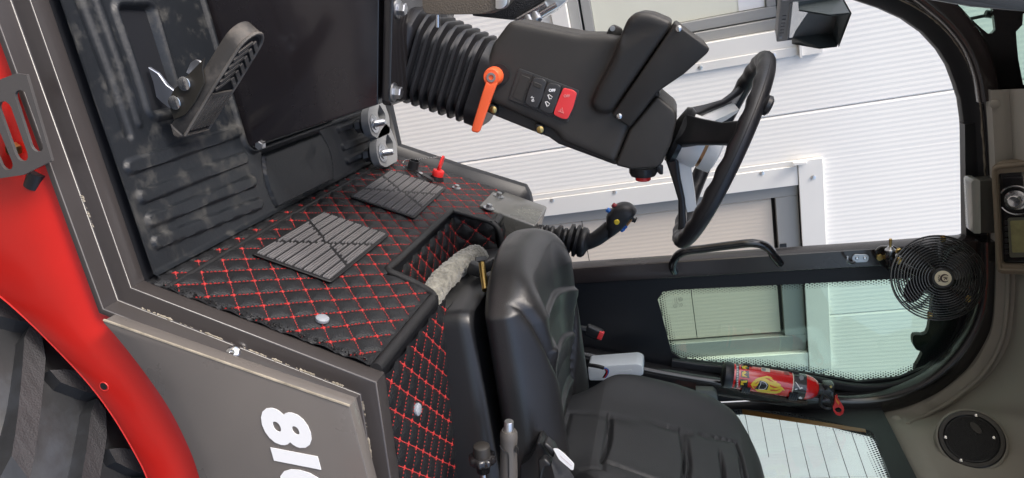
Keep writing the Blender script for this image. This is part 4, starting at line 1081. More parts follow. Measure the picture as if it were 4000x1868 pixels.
for k in range(7):
    u = fl2 * .47 + k * .0165
    if u > fl2 - .03: break
    bar(u, .007, u + .022, Wd / 2 - .003, .0036, M['bar']); bar(u + .022, Wd / 2 + .003, u, Wd - .007, .0036, M['bar'])
rimm = MB(); rimm.tube([pp3(u * .985 + .002, Wd / 2 + (v - Wd / 2) * .94, .0018) for u, v in pl_], .0030, 6, True); rimm.build('pad_rim', M['bar'], pb)
sp_ = [z7(*q) for q in ((655, 705), (900, 452), (885, 540), (902, 650), (825, 800), (752, 900), (660, 940), (630, 860), (628, 765))]
M['bracket'] = mat('black_bracket_paint', (.022, .020, .016), .4, bump=(60, .1), var=(8, .3))
for yy in (YN - .010, YB + .006):
    MB().prism(polyY(sp_, yy) if yy < 1.2 else [Vector((p.x, yy, p.z)) for p in polyY(sp_, YN - .010)], (0, .004, 0), .001, 1).build('side_plate', M['bracket'], pe_t)
for q in ((748, 655), (673, 803)):
    c = at(*z7(*q), y=YN - .011); MB().lathe([(.012, -.085), (.012, 0), (.0125, .0005), (.0125, .004), (.011, .005)], c, (0, -1, 0), 28).build('pivot_pin', M['chrome'], pe_t)
ar_ = [z7(*q) for q in ((455, 525), (535, 575), (600, 665), (655, 705), (690, 760), (628, 852), (560, 800), (520, 760), (495, 640))]
M['arm'] = mat('blued_steel', (.42, .45, .52), .32, .9, bump=(40, .15), var=(5, .2))
MB().prism(polyY(ar_, YN + .02), (0, .008, 0), .001, 1).build('pivot_arm', M['arm'], pe_t)
MB().prism(polyY([z7(*q) for q in ((752, 570), (790, 490), (830, 465), (870, 480), (880, 520), (800, 600))], YB - .012), (0, .006, 0), .001, 1).build('stop_plate', M['zinc'], pe_t)
MB().prism(polyY([z7(*q) for q in ((410, 390), (440, 410), (465, 515), (455, 525), (440, 480))], 1.19), (0, .01, 0)).build('slot_liner', M['zinc'], pe_t)
# ================================================================== driver's seat
seat = thing('driver_seat', 'black vinyl driver seat with embossed cushion and low backrest', 'seat', (.75, 1.55, .40))
SY = 1.555
bs_ = MB()
bo = [Vector((.535, 1.318, 0)), Vector((.87, 1.285, 0)), Vector((1.05, 1.27, 0)), Vector((1.05, 1.86, 0)), Vector((.60, 1.84, 0)), Vector((.535, 1.78, 0))]
bo = roundpoly(bo, .035, 5)
cx = sum((p for p in bo), Vector()) / len(bo)
rings = []
for z, k in ((.345, 1.0), (.425, 1.0), (.448, .985), (.456, .955), (.456, .93), (.448, .915)):
    rings.append([Vector((cx.x + (p.x - cx.x) * k, cx.y + (p.y - cx.y) * k, z)) for p in bo])
bs_.loft(rings).build('seat_base', M['plastic2'], seat, smooth=45)
def groove(d, w_=.006, h=.006): return -h * np.exp(-(d / w_) ** 2)
def cushion():
    nu, nv = 150, 180
    us = np.linspace(0, 1, nu); vs_ = np.linspace(0, 2 * np.pi, nv, endpoint=False)
    V = np.zeros((nu, nv, 3))
    for i, u in enumerate(us):
        # plan shape: bowed front, along x
        x = .452 + .50 * u
        q = min(1.0, (x - .452) / .092); e = max(.02, q) ** (1 / 2.3)
        hw = .262 * e * (1 - .05 * u)
        zt = .577 - .012 * u; zb = .478 - .03 * u
        rd = min(1.0, u / .11) ** .5
        hz = (zt - zb) / 2 * (.35 + .65 * rd); zc = (zt + zb) / 2 - .012 * (1 - rd)
        c, s_ = np.cos(vs_), np.sin(vs_)
        ex = 2 / 3.2
        yy = np.sign(c) * np.abs(c) ** ex * hw; zz = np.sign(s_) * np.abs(s_) ** ex * hz
        top = np.clip(s_, 0, 1) ** .5
        yn = yy / .262
        bol = .046 * np.exp(-((np.abs(yn) - .72) / .22) ** 2) * min(1, u / .26)
        sh_ = float(np.interp(x, [.45, .5, .6, .68, .79, .9, 1.0], [.25, .238, .212, .188, .145, .105, .08])); d1 = np.abs(np.abs(yy) - sh_)
        g = groove(d1, .008, .016) * (1 if u > .10 else 0)
        # curved raised strakes across the centre panel
        inner = np.clip((sh_ - .006 - np.abs(yy)) / .01, 0, 1)
        st = 0
        for x0_ in (.625, .748, .868):
            dd = (x - x0_) - 1.3 * yy ** 2
            st = st + .011 * np.where(dd > 0, np.clip(1 - dd / .055, 0, 1), np.clip(1 + dd / .010, 0, 1))
        zz = zz + top * (bol + g + inner * st)
        V[i, :, 0] = x; V[i, :, 1] = SY + yy; V[i, :, 2] = zc + zz
    mb = MB(); mb.loft([[Vector(p) for p in r] for r in V]); return mb
cush = cushion().build('cushion', M['seat'], seat, smooth=80)
def backrest():
    nu, nv = 260, 260
    mb = MB(); rings = []
    p0, p1 = Vector((.925, SY - .05, .50)), Vector((1.141, SY - .05, 1.023))
    TA = np.linspace(0, .546, 400); TH = np.interp(TA, [0, .05, .107, .149, .212, .311, .398, .469, .515, .537, .546], [.10, .14, .195, .248, .292, .316, .298, .236, .172, .098, .02])
    TH = np.convolve(np.pad(TH, 12, mode='edge'), np.ones(25) / 25, 'valid'); TH[-14:] = np.linspace(TH[-14], .012, 14)
    ax = (p1 - p0).normalized(); nrm = Vector((-ax.z, 0, ax.x))          # points to the driver
    L_ = (p1 - p0).length
    for i in range(nu):
        u = i / (nu - 1)
        e = (1 - max(0, (u - .62) / .38) ** 2.6) ** (1 / 2.2) if u > .62 else 1
        hw = float(np.interp(u * .546, TA, TH)); e = min(1, hw / .25); hd = .055 * max(.12, min(1, e * 1.1))
        ring = []
        for k in range(nv):
            t = 2 * math.pi * k / nv; c, s_ = math.cos(t), math.sin(t)
            y = math.copysign(abs(c) ** .6, c) * hw; d = math.copysign(abs(s_) ** .65, s_) * hd
            if s_ > 0:
                yn = y / .295; f = min(1, s_ * 2)
                d += f * (.030 * math.exp(-((abs(yn) - .80) / .25) ** 2) * min(1, e * 1.0) + .02 * u * (1 - u) * 2)
                def gro(dist, w_=.0038, h=.0105): return -h * math.exp(-(dist / w_) ** 2)
                a = u * L_
                # embossed panels: lower, upper, head
                yq = y + .055
                for (a0, a1, h0, h1, r_) in ((.172, .345, .098, .125, .02), (.358, .49, .12, .15, .02), (.436, .482, .065, .065, .012)):
                    hh = h0 + (h1 - h0) * max(0, min(1, (a - a0) / (a1 - a0)))
                    q1 = max(abs(yq) - hh, max(a0 - a - .02 * (yq / .13) ** 2, a - a1 + .012 * (yq / .13) ** 2))
                    d += f * gro(q1)
                    if q1 < 0: d += f * .0025
                for q in (.05,):
                    d += f * gro(max(abs(yq + .02) - .115, abs(a - .115) - .048), .006, .005)
            ring.append(p0 + ax * (u * L_) + YD * y + nrm * d)
        rings.append(ring)
    return mb.loft(rings)
back = backrest().build('backrest', M['seatb'], seat, smooth=80)
pz = MB(); pz.tube(bez([Vector((.872, SY - .23, .53)), Vector((.868, SY - .1, .522)), Vector((.868, SY + .1, .522)), Vector((.872, SY + .22, .53))], 6), .006, 8); pz.build('seat_piping', M['piping'], seat)
# belt buckles
def buckle(px, py, yy, rot, label, red=True):
    t_ = thing('belt_buckle', label, 'seat belt buckle', at(px, py, y=yy)); c = at(px, py, y=yy)
    rm_ = Matrix.Rotation(rot, 3, 'Y')
    MB().box(c, (.050, .022, .034), rm_, .006, 3).build('body', M['plastic2'], t_)
    return t_, c, rm_
bt, bc_, br = buckle(1494, 836, 1.86, R(-60), 'black seat belt buckle with red release button beyond the cushion')
MB().box(bc_ + br @ Vector((.020, -.008, .004)), (.014, .016, .024), br, .002).build('release_button', M['redsw'], bt)
MB().tube([bc_ - br @ Vector((.02, 0, 0)), bc_ - br @ Vector((.12, 0, .03))], .010, 8).build('stalk', M['plastic2'], bt)
blt = thing('seat_belt', 'black seat belt latch with white care tag at the near side of the seat', 'seat belt', at(1390, 1150, y=1.25))
yb = 1.255
def zs(X, Y): return (1062.6 + X * .2773, 869.4 + Y * .2773)
MB().prism(polyY([zs(*q) for q in ((885, 1090), (960, 1045), (1010, 960), (1035, 885), (1060, 880), (1150, 1000), (1200, 1100), (1230, 1203), (1250, 1420), (880, 1420))], yb + .02), (0, .05, 0), .010, 3).build('side_shield', M['plastic2'], blt, smooth=50)
MB().prism(polyY([zs(*q) for q in ((1085, 905), (1115, 882), (1185, 940), (1215, 990), (1190, 1030), (1150, 990))], yb - .01), (0, .03, 0), .005, 3).build('retractor_slot', M['plastic2'], blt)
MB().prism(polyY([zs(*q) for q in ((1045, 1050), (1110, 1030), (1160, 1075), (1175, 1100), (1110, 1110), (1085, 1203), (1100, 1420), (1060, 1420), (1050, 1120))], yb - .03), (0, .02, 0), .006, 3).build('latch', M['plastic2'], blt)
M['web'] = mat('black_webbing', (.018, .018, .020), .6, bump=(700, .6), var=(60, .3))
wb = MB(); wpts = [zs(*q) for q in ((1205, 960), (1270, 1040), (1330, 1130), (1390, 1240), (1430, 1420))]; wpt2 = [zs(*q) for q in ((1170, 1080), (1190, 1160), (1215, 1260), (1250, 1420))]
wa_ = bez([at(*p, y=yb - .012) for p in wpts], 6); wb_ = bez([at(*p, y=yb - .032) for p in wpt2], 6); wb_ = [wb_[int(k * (len(wb_) - 1) / (len(wa_) - 1))] for k in range(len(wa_))]
wb.loft([[a, b, b + Vector((0, .003, 0)), a + Vector((0, .003, 0))] for a, b in zip(wa_, wb_)]); wb.build('webbing', M['web'], blt, smooth=30)
tg_ = MB(); tg_.prism(roundpoly(polyY([zs(*q) for q in ((1183, 933), (1230, 938), (1290, 985), (1378, 1075), (1370, 1130), (1352, 1130), (1240, 1035))], yb - .035), .004, 3), (0, .0012, 0)); tgo = tg_.build('care_tag', M['white'], blt)
tt = MB()
for k in range(14):
    f = k / 14; p_ = at(*zs(1250 + 105 * f, 1000 + 95 * f), y=yb - .0356); q_ = at(*zs(1250 + 105 * f + 5 * rng.uniform(.6, 1.2), 1000 + 95 * f + 5), y=yb - .0356); tt.tube([p_, q_], .0004, 4)
tt.build('tag_print', mat('faded_print', (.45, .3, .3), .6), tgo, smooth=0)

# ---- levers at the near side of the seat
ph_ = thing('parking_brake', 'grey grip parking brake lever with a silver push button at its tip', 'lever', at(1280, 1150, y=1.20))
yl = 1.20; q0, q1 = at(1280, 1086, y=yl), at(1279, 1230, y=yl)
gd = (q1 - q0).normalized()
gr = MB(); gr.lathe([(.006, .000), (.0135, -.004), (.0172, .003), (.0178, .014), (.0166, .034), (.0172, .06), (.0182, .085), (.0186, .12), (.0186, .16)], q0, gd, 32); gr.build('grip', mat('grey_grip', (.085, .078, .072), .5, bump=(300, .15)), ph_, smooth=60)
MB().lathe([(.0086, -.024), (.0094, -.0225), (.0096, .004)], q0, gd, 24).build('push_button', M['alu'], ph_)
gv = MB(); gv.tube(bez([at(*zs(700, 905), y=yl - .018), at(*zs(740, 960), y=yl - .0185), at(*zs(778, 985), y=yl - .0185), at(*zs(784, 1100), y=yl - .019), at(*zs(784, 1260), y=yl - .019)], 5), .0010, 5); gv.build('grip_groove', M['gasket'], ph_)
ge = MB()
for k in range(4): ge.tube(bez([at(*zs(838 + k * 9, 960 + k * 9), y=yl - .012), at(*zs(852 + k * 6, 905 + k * 12), y=yl - .012), at(*zs(864 + k * 3, 905 + k * 14), y=yl - .009)], 4), .0009, 5)
ge.build('grip_ridges', M['gasket'], ph_)
kb3 = thing('knob_lever', 'black knob on a chrome rod beside the grey brake lever', 'lever', at(1213, 1170, y=1.19))
c0_ = at(1211, 1122, y=1.19); kd_ = (at(1217, 1200, y=1.19) - c0_).normalized()
MB().lathe([(.014, -.002), (.0165, .0), (.0172, .004), (.0172, .021), (.0205, .0225)], c0_, kd_, 32).build('cap', M['plastic'], kb3)
lob = MB(); rings = []
for h, k in ((.021, .86), (.024, 1.0), (.034, 1.0), (.041, .8), (.045, .55), (.060, .50), (.063, .36)):
    u_2 = kd_.orthogonal().normalized(); w_2 = kd_.cross(u_2)
    rings.append([c0_ + kd_ * h + (u_2 * math.cos(t) + w_2 * math.sin(t)) * (.0265 * k * (1 + .07 * math.cos(8 * t) * (k > .7))) for t in [2 * math.pi * i / 64 for i in range(64)]])
lob.loft(rings).build('knob', M['inpaint'], kb3, smooth=60)
MB().lathe([(.0075, .06), (.0075, .16)], c0_, kd_, 20).build('rod', M['chrome'], kb3)

# ================================================================== joystick and its box
jb = thing('lever_box', 'grey painted sheet metal box carrying the joystick at the far seat platform', 'console', (.55, 2.0, .40))
yj = 1.913
f0, f1 = A(yj, .372, .010), A(yj, .542, .010)
jo = [A(yj, .366, .012), A(yj, .3722, .012), f1, f1 - RN * .17, A(yj, .40, -.16), A(yj, .40, .0)]
M['boxp'] = mat('grey_green_gloss_paint', (.095, .095, .088), .3, bump=(26, .05), coat=.5, rvar=.05)
MB().prism([A(yj, .400, .012), f1, f1 - RN * .13, A(yj, .40, -.13)], (0, .205, 0), .006, 3).build('body', M['boxp'], jb, smooth=40)
MB().prism([A(yj, .372, .006), A(yj, .405, .006), A(yj, .405, .0125), A(yj, .372, .0125)], (0, .165, 0), .001, 1).build('mounting_flange', M['boxp'], jb)
for (px, py) in ((1231, 521), (1256, 491)):
    c = atA(px - 2, py + 3, .0125); MB().lathe([(.0165, 0), (.0165, .0022), (.009, .003)], c, RN, 28).build('washer', M['zinc'], jb); MB().hexa(c + RN * .003, RN, .0092, .010).build('bolt_head', M['zinc'], jb, smooth=20)
js = thing('joystick', 'black joystick with bellows boot and coloured buttons on the grey box', 'joystick', at(1380, 590, y=2.0))
yjs = 2.0
a0, a1 = at(1352, 582, y=yjs), at(1476, 612, y=yjs); jd = (a1 - a0).normalized(); jl = (a1 - a0).length
pr = []
for f, r in ((0, .022), (.04, .022), (.06, .024), (.10, .024), (.12, .019), (.15, .027), (.20, .027), (.22, .019), (.26, .028), (.31, .028), (.34, .020), (.41, .036), (.47, .036), (.50, .024), (.53, .032), (.57, .032), (.60, .027), (.64, .048), (.70, .049), (.735, .034), (.77, .050), (.82, .051), (.845, .040), (.88, .047), (.95, .047), (1.0, .040), (1.03, .026), (1.07, .016)):
    pr.append((r * .96, f * jl))
MB().lathe(pr, a0, jd, 40).build('boot', M['rubber'], js, smooth=60)
def zj(X, Y): return (1191.4 + X * .1873, 483 + Y * .1873)
sh = [at(*zj(*q), y=yjs) for q in ((1500, 690), (1570, 665), (1650, 625), (1740, 560), (1830, 490))]
sh = bez(sh, 5); n_ = len(sh)
MB().tube(sh, [.021 + .003 * k / n_ for k in range(n_)], 20).build('grip_stem', M['rubber'], js, smooth=60)
hd = [(1770, 470), (1782, 380), (1790, 300), (1850, 222), (1930, 160), (2030, 139), (2120, 165), (2190, 238), (2180, 290), (2112, 350), (2035, 450), (1970, 515), (1885, 580), (1806, 618), (1792, 540)]
hv = bez([at(*zj(*q), y=yjs) for q in hd], 3, True)
cm_ = sum(hv, Vector()) / len(hv); rings = []
for dy, k in ((-.030, .05), (-.030, .45), (-.028, .70), (-.022, .88), (-.012, .98), (0, 1.0), (.012, .98), (.022, .88), (.028, .7), (.030, .45), (.030, .05)):
    rings.append([cm_ + (p - cm_) * k + YD * dy for p in hv])
hd_ = MB().loft(rings).build('head', M['rubber'], js, smooth=70)
def btn(px, py, yy, ax, r, h, m, name):
    c = at(*zj(px, py), y=yy); MB().lathe([(r * 1.25, -.003), (r * 1.25, .001), (r, .0015), (r, h * .8), (r * .75, h)], c, ax, 20).build(name, m, js)
btn(1925, 398, yjs - .027, (0, -1, 0), .0078, .009, M['yellow'], 'button')
ax1 = (at(*zj(1780, 215), y=yjs) - at(*zj(1850, 270), y=yjs)).normalized()
btn(1828, 262, yjs - .006, ax1, .0072, .011, M['blue'], 'button'); btn(1905, 198, yjs - .006, ax1, .0072, .011, mat('dark_red_button', (.25, .015, .02), .45), 'button')
ax2 = (at(*zj(2010, 540), y=yjs) - at(*zj(1960, 470), y=yjs)).normalized()
btn(1985, 485, yjs, ax2, .0078, .011, M['blue'], 'button'); btn(2025, 450, yjs, ax2, .0058, .010, M['blue'], 'button')
rk = MB(); rk.prism(polyY([zj(*q) for q in ((2052, 452), (2060, 420), (2125, 366), (2135, 380), (2075, 455), (2055, 470))], yjs - .008), (0, .016, 0), .002, 2); rk.build('rocker', mat('tan_rocker', (.42, .22, .09), .5), js)
btn(2120, 350, yjs, ax2, .0060, .012, M['plastic2'], 'button'); 
kn3 = MB(); kn3.lathe([(.004, 0), (.004, .010), (.009, .011), (.009, .015), (.006, .016)], at(*zj(2118, 350), y=yjs), (at(*zj(2170, 372), y=yjs) - at(*zj(2115, 345), y=yjs)).normalized(), 18); kn3.build('mini_lever', M['plastic2'], js)

# ---- white reservoir and wiring behind the seat
wr = thing('washer_bottle', 'white plastic washer bottle behind the backrest near the side window', 'bottle', at(1560, 935, y=2.0))
M['milky'] = mat('milky_plastic', (.78, .84, .88), .35, coat=.2)
yw = 1.99
MB().prism(roundpoly(polyY([(1478, 924), (1603, 915), (1617, 921), (1619, 944), (1560, 958), (1482, 958)], yw), .008, 4), (0, .08, 0), .006, 3).build('body', M['milky'], wr)
MB().prism(polyY([(1555, 935), (1588, 930), (1592, 938), (1562, 944)], yw - .001), (0, .002, 0), .0005, 1).build('moulded_panel', M['milky'], wr)
wi = thing('wiring_loom', 'black sleeved wires with red and blue ends beside the white bottle', 'cable', at(1510, 930, y=1.95))
MB().tube(bez([at(1480, 918, y=1.95), at(1505, 922, y=1.94), at(1519, 926, y=1.94)], 4), .006, 8).build('sleeve', M['rubber'], wi)
for k, (m_, dx) in enumerate(((M['redp'], 0), (M['blue'], 3), (M['inpaint'], -3))):
    MB().tube(bez([at(1517, 925, y=1.94), at(1526 + dx, 930, y=1.94), at(1527 + dx, 938, y=1.94), at(1520 + dx, 950, y=1.945)], 4), .0022, 6).build('wire', m_, wi)
# ================================================================== overhead: roof lining, radio, speaker, fan, monitor, extinguisher
rf = MB(); rf.prism(roundpoly([Vector((-.5, .90, 1.84)), Vector((1.42, .90, 1.84)), Vector((1.42, 2.24, 1.84)), Vector((-.5, 2.24, 1.84))], .08, 5), (0, 0, .05), .01, 2)
rf.build('roof', M['inpaint'], ld)
hdm = MB(); hdm.box((.45, .955, 1.79), (1.8, .06, .10), None, .012); hdm.build('door_header', M['paint'], ld)
cv = MB(); cv.prism([Vector((.46, 2.165, 1.66)), Vector((1.3, 2.165, 1.66)), Vector((1.3, 2.165, 1.85)), Vector((.46, 2.165, 1.85))], (0, .04, 0)); cv.build('roof_rail', M['inmatt'], ld)
E_ = [at(x, y, y=2.085) for x, y in ((2490, 225), (2500, 400), (2503, 560), (2503, 691), (2497, 801), (2478, 861), (2433, 931), (2358, 991), (2283, 1026), (2217, 1044))]
xe = E_[-1].x
E_ += [at(x, y, x=xe) for x, y in ((2250, 1123), (2287, 1203), (2330, 1300))]
R_ = [at(x, y, y=2.062) for x, y in ((2528, 225), (2538, 400), (2545, 560), (2545, 691), (2540, 790), (2524, 872), (2478, 945), (2402, 1008), (2340, 1046))]
R_ += [at(x, y, x=xe - .03) for x, y in ((2299, 1077), (2322, 1135), (2352, 1203), (2400, 1300))]
nc = np.array([-.65 * math.sin(R(40)), -.76 * math.sin(R(40)), -math.cos(R(40))]); sn = Vector(AX @ nc).normalized()
so2 = atp(2443.5, 1105, R_[10], sn)
I_ = [at(x, y, y=1.84) for x, y in ((2650, 225), (2660, 400), (2665, 560), (2665, 691), (2660, 800), (2655, 880), (2640, 960), (2620, 1020))]
I_ += [at(x, y, y=1.86) for x, y in ((2600, 1060),)]
I_ += [atp(x, y, so2 - sn * .004, sn) for x, y in ((2600, 1130), (2610, 1200), (2620, 1290), (2630, 1400))]
J_ = [Vector((p.x, 1.3, 1.835)) for p in I_[:9]] + [Vector((.95, 1.3, 1.835)), Vector((1.0, 1.25, 1.835)), Vector((1.05, 1.2, 1.83)), Vector((1.05, 1.1, 1.83))]
e_, r_b, i_, j_ = bez(E_, 6), bez(R_, 6), bez(I_, 6), bez(J_, 6)
rows = []
back_e = [p + Vector((.004, .03, .0)) for p in e_]
rows = [back_e, e_, [a.lerp(b, .10) - Vector((0, .008, .004)) for a, b in zip(e_, r_b)], [a.lerp(b, .75) - Vector((0, .006, .002)) for a, b in zip(e_, r_b)], r_b, [a.lerp(b, .04) + Vector((.002, .008, .008)) for a, b in zip(r_b, i_)], [a.lerp(b, .5) + Vector((0, .006, .006)) for a, b in zip(r_b, i_)], i_, j_]
hlm = MB().loft(rows, closed=False, caps=False).build('roof_lining', M['taupe'], ld, smooth=60)
bd = [a.lerp(b, .80) - Vector((0, .009, .004)) for a, b in zip(e_, r_b)]
MB().tube(bd[10:54], .0062, 10).build('lining_bead', M['taupe'], hlm, smooth=80)
cpx = at(2254, 1056, x=xe - .008); MB().lathe([(.013, -.002), (.0125, .003), (.009, .006), (.004, .007)], cpx, (-.7, -.5, -.4), 20).build('lining_plug', M['taupe'], hlm)
cpx = at(2503, 262, y=2.07); MB().lathe([(.012, -.002), (.0115, .003), (.008, .005)], cpx, (0, -.9, -.4), 20).build('lining_plug', M['taupe'], hlm)
# front top corner: dark headboard with glimpses of daylight and a wiper
def z5(X, Y): return (2254 + X * .2677, Y * .2677)
yv = 2.15
outl = [at(x, y, y=yv) for x, y in ((2360, -40), (2640, -40), (2640, 245), (2492, 245), (2474, 150), (2430, 60))]
hA = [at(*z5(*q), y=yv) for q in ((565, 30), (905, 66), (925, 190), (935, 280), (900, 316), (862, 314), (790, 255), (700, 170), (620, 80))]
hB = [at(*z5(*q), y=yv) for q in ((1260, 110), (1195, 130), (1188, 235), (1128, 300), (1136, 420), (1150, 560), (1196, 800), (1260, 800))]
vp_ = plate_with_holes('headboard', outl, [hA, hB], Vector((0, .015, 0)), M['inpaint'], ld)
MB().prism([p + Vector((0, .018, 0)) for p in outl], (0, .004, 0)).build('roof_glass', M['glass'], vp_, smooth=0)
wpm = MB(); wpm.tube([at(*z5(640, 190), y=yv + .03), at(*z5(830, 150), y=yv + .03)], .0045, 8); wpm.tube([at(*z5(840, 130), y=yv + .03), at(*z5(940, 140), y=yv + .03)], .010, 8); wpm.build('wiper_arm', M['plastic2'], vp_)
fp_ = bez([at(x, y, y=2.118) for x, y in ((2290, -40), (2340, -2), (2400, 50), (2447, 112), (2474, 180), (2486, 250))], 6)
flat_tube(MB(), fp_, .026, .022).build('front_pillar', M['pillar'], ld, smooth=50)
tpm = MB(); tpm.tube([at(2330, -22, y=1.0), at(2450, -2, y=1.0), at(2640, 14, y=1.0)], .009, 10); tpm.tube([at(2330, -42, y=1.0), at(2640, 0, y=1.0)], .016, 10); tpm.build('near_roof_edge', M['grey_plate'], ld)

# ---- interior lamp
lamp = thing('interior_lamp', 'clear lensed interior lamp beside the radio console', 'lamp', at(2455, 520, y=2.07))
MB().prism(roundpoly(polyY([(2464, 456), (2512, 452), (2514, 586), (2467, 587)], 2.085), .004, 3), (0, .05, 0), .003, 2).build('body', mat('olive_grey_plastic', (.07, .07, .06), .5), lamp)
M['lens'] = mat('clear_lens', (.45, .47, .44), .25, trans=.35, coat=.4)
ls = MB(); ls.prism(roundpoly(polyY([(2443, 458), (2450, 453), (2466, 453), (2468, 588), (2449, 588)], 2.06), .004, 3), (0, .055, 0), .002, 2); ls.build('lens', M['lens'], lamp)

# ---- car radio in its beige console
RNm = Vector((0, -.78, -.62)).normalized(); RO_ = at(2500, 550, y=2.045)
def atR(px, py, d=0.0): return atp(px, py, RO_ + RNm * d, RNm)
def polyR(pts, d=0.0): return [atR(x, y, d) for x, y in pts]
rad = thing('car_radio', 'car radio with chrome knob and green display in a beige bezel overhead', 'radio', RO_)
bo_ = polyR([(2494, 413), (2640, 397), (2650, 694), (2507, 688)]); bi_ = polyR([(2509, 437), (2640, 428), (2646, 668), (2521, 666)])
plate_with_holes('bezel', roundpoly(bo_, .018, 5), [roundpoly(bi_, .008, 4)], -RNm * .03, M['bezel'], rad)
bm_ = MB(); bq = roundpoly(polyR([(2500, 421), (2645, 405), (2648, 683), (2513, 679)], .001), .014, 5); bm_.tube(bq, .006, 8, True); bm_.build('bezel_edge', M['bezel'], rad, smooth=80)
MB().prism(roundpoly(polyR([(2509, 437), (2640, 428), (2646, 668), (2521, 666)], -.012), .006, 4), -RNm * .02).build('face', mat('radio_face_black', (.012, .012, .013), .25, coat=.4), rad)
rfm = polyR([(2517, 446), (2640, 440), (2644, 662), (2526, 660)], -.008); MB().prism(roundpoly(rfm, .006, 4), -RNm * .006, .0015, 2).build('face_surround', M['inpaint'], rad)
kc = atR(2557, 503, -.006)
rr0 = (atR(2557, 528, -.006) - kc).length
MB().lathe([(rr0 * 1.0, 0), (rr0 * .98, .004), (rr0 * .80, .006), (rr0 * .78, .003), (rr0 * .62, .003), (rr0 * .60, .016), (rr0 * .5, .018), (rr0 * .1, .016)], kc, RNm, 40).build('knob', M['chrome'], rad)
for s0, s1 in ((30, 150), (210, 330)):
    am_ = MB(); u_3 = (atR(2580, 503, -.006) - kc).normalized(); w_3 = RNm.cross(u_3)
    am_.tube([kc + RNm * .003 + (u_3 * math.cos(R(a)) + w_3 * math.sin(R(a))) * rr0 * 1.42 for a in range(s0, s1 + 1, 8)], .0024, 6); am_.build('chrome_arc', M['chrome'], rad)
M['lcd'] = mat('olive_lcd', (.30, .29, .13), .35, coat=.3, var=(60, .15))
MB().prism(roundpoly(polyR([(2541, 556), (2640, 552), (2643, 634), (2546, 636)], -.004), .003, 3), -RNm * .004, .0008, 1).build('display', M['lcd'], rad)
MB().prism(roundpoly(polyR([(2534, 549), (2640, 545), (2643, 646), (2540, 648)], -.0055), .005, 3), -RNm * .004).build('display_surround', mat('grey_green_trim', (.13, .135, .10), .4), rad)
for yv_ in (561, 576, 591, 606, 620, 635):
    MB().prism(roundpoly(polyR([(2526.5, yv_ - 5), (2535, yv_ - 5), (2536, yv_ + 5), (2527.5, yv_ + 5)], -.0035), .001, 2), -RNm * .004, .0006, 1).build('preset_button', M['plastic2'], rad)

# ---- loudspeaker
def z8(X, Y): return (2189.6 + X * .2237, 933.8 + Y * .2237)
spk = thing('loudspeaker', 'round black loudspeaker grille set in the taupe roof lining', 'speaker')
spk.location = so2
srd = (atp(*z8(1390, 560), so2, sn) - so2).length
MB().lathe([(srd * 1.12, -.05), (srd * 1.08, -.004), (srd * 1.03, .0)], so2, sn, 56).build('seat_ring', M['taupe'], spk)
MB().lathe([(srd, -.03), (srd, .003), (srd * .96, .006), (srd * .84, .0065), (srd * .80, .003), (srd * .78, .004)], so2, sn, 56).build('ring', M['plastic2'], spk)
M['mesh'] = mat('fine_grille', (.010, .010, .011), .6, bump=(420, 1.0, 'v'))
MB().lathe([(srd * .79, .0035), (srd * .7, .005), (srd * .4, .0075), (srd * .01, .0085)], so2, sn, 56).build('grille', M['mesh'], spk)
em = MB(); ec = atp(*z8(1185, 640), so2 + sn * .008, sn); ev = (atp(*z8(1240, 700), so2 + sn * .008, sn) - ec).normalized(); ew = sn.cross(ev)
em.prism([ec + ev * .018 * math.cos(t) + ew * .009 * math.sin(t) for t in [2 * math.pi * k / 24 for k in range(24)]], sn * .0016, .0005, 1); em.build('badge', M['plastic'], spk)
for q in ((1190, 500), (845, 745), (1390, 750), (1020, 1005)):
    MB().lathe([(.0045, 0), (.004, .0015), (.002, .002)], atp(*z8(*q), so2 + sn * .0062, sn), sn, 14).build('screw', M['chrome'], spk)

# ---- wire cage fan with its toggle switch bracket
def zf(X, Y): return (2189.6 + X * .198, 566.7 + Y * .198)
fan = thing('cage_fan', 'black wire cage fan with cream hub badge on the far door pillar', 'fan')
YFN = 1.99
fc = at(2357, 699, y=YFN); fan.location = fc
tocam = (Vector((0, 0, CAMZ)) - fc).normalized()
fr_r = Vector(AX[:, 0]); fr_d = Vector(AX[:, 1])
fa = (tocam + fr_r * .26 + fr_d * .02).normalized(); fu_ = (fr_r - fa * fr_r.dot(fa)).normalized(); fw = fa.cross(fu_)
FR = (at(2357, 699 + 97, y=YFN) - fc).length * 1.0
def fpt(r, a, h): return fc + (fu_ * math.cos(a) + fw * math.sin(a)) * r + fa * h
def dome(r): return .050 * math.sqrt(max(0, 1 - (r / FR) ** 2)) ** 1.0
NR = 13
for k in range(NR):
    r = FR * (.30 + .70 * k / (NR - 1)); MB().torus(fc + fa * (dome(r) if k < NR - 1 else .006), fa, r, .0016 if k < NR - 1 else .0022, 72, 6).build('guard_ring', M['inpaint'], fan)
    if k % 1 == 0 and k: MB().torus(fc - fa * (dome(r) * .9 + .004), fa, r * .99, .0015, 64, 5).build('rear_guard_ring', M['inpaint'], fan)
for k in range(4):
    a = R(38) + k * math.pi / 2; wq = MB(); wq.tube([fpt(FR * f, a, dome(FR * f) + .001) for f in [.14 + .86 * i / 14 for i in range(15)]], .0013, 6); wq.build('guard_spoke', M['inpaint'], fan)
for k in range(14):
    a = 2 * math.pi * k / 14; wq = MB(); wq.tube([fpt(FR * f, a + .9 * (1 - f), -dome(FR * f) * .9 - .005) for f in [.25 + .75 * i / 10 for i in range(11)]], .0010, 5); wq.build('rear_guard_wire', M['inpaint'], fan)
MB().lathe([(FR * .34, -.07), (FR * .40, -.035), (FR * .30, -.005), (FR * .2, .004)], fc, fa, 32).build('motor', M['plastic2'], fan)
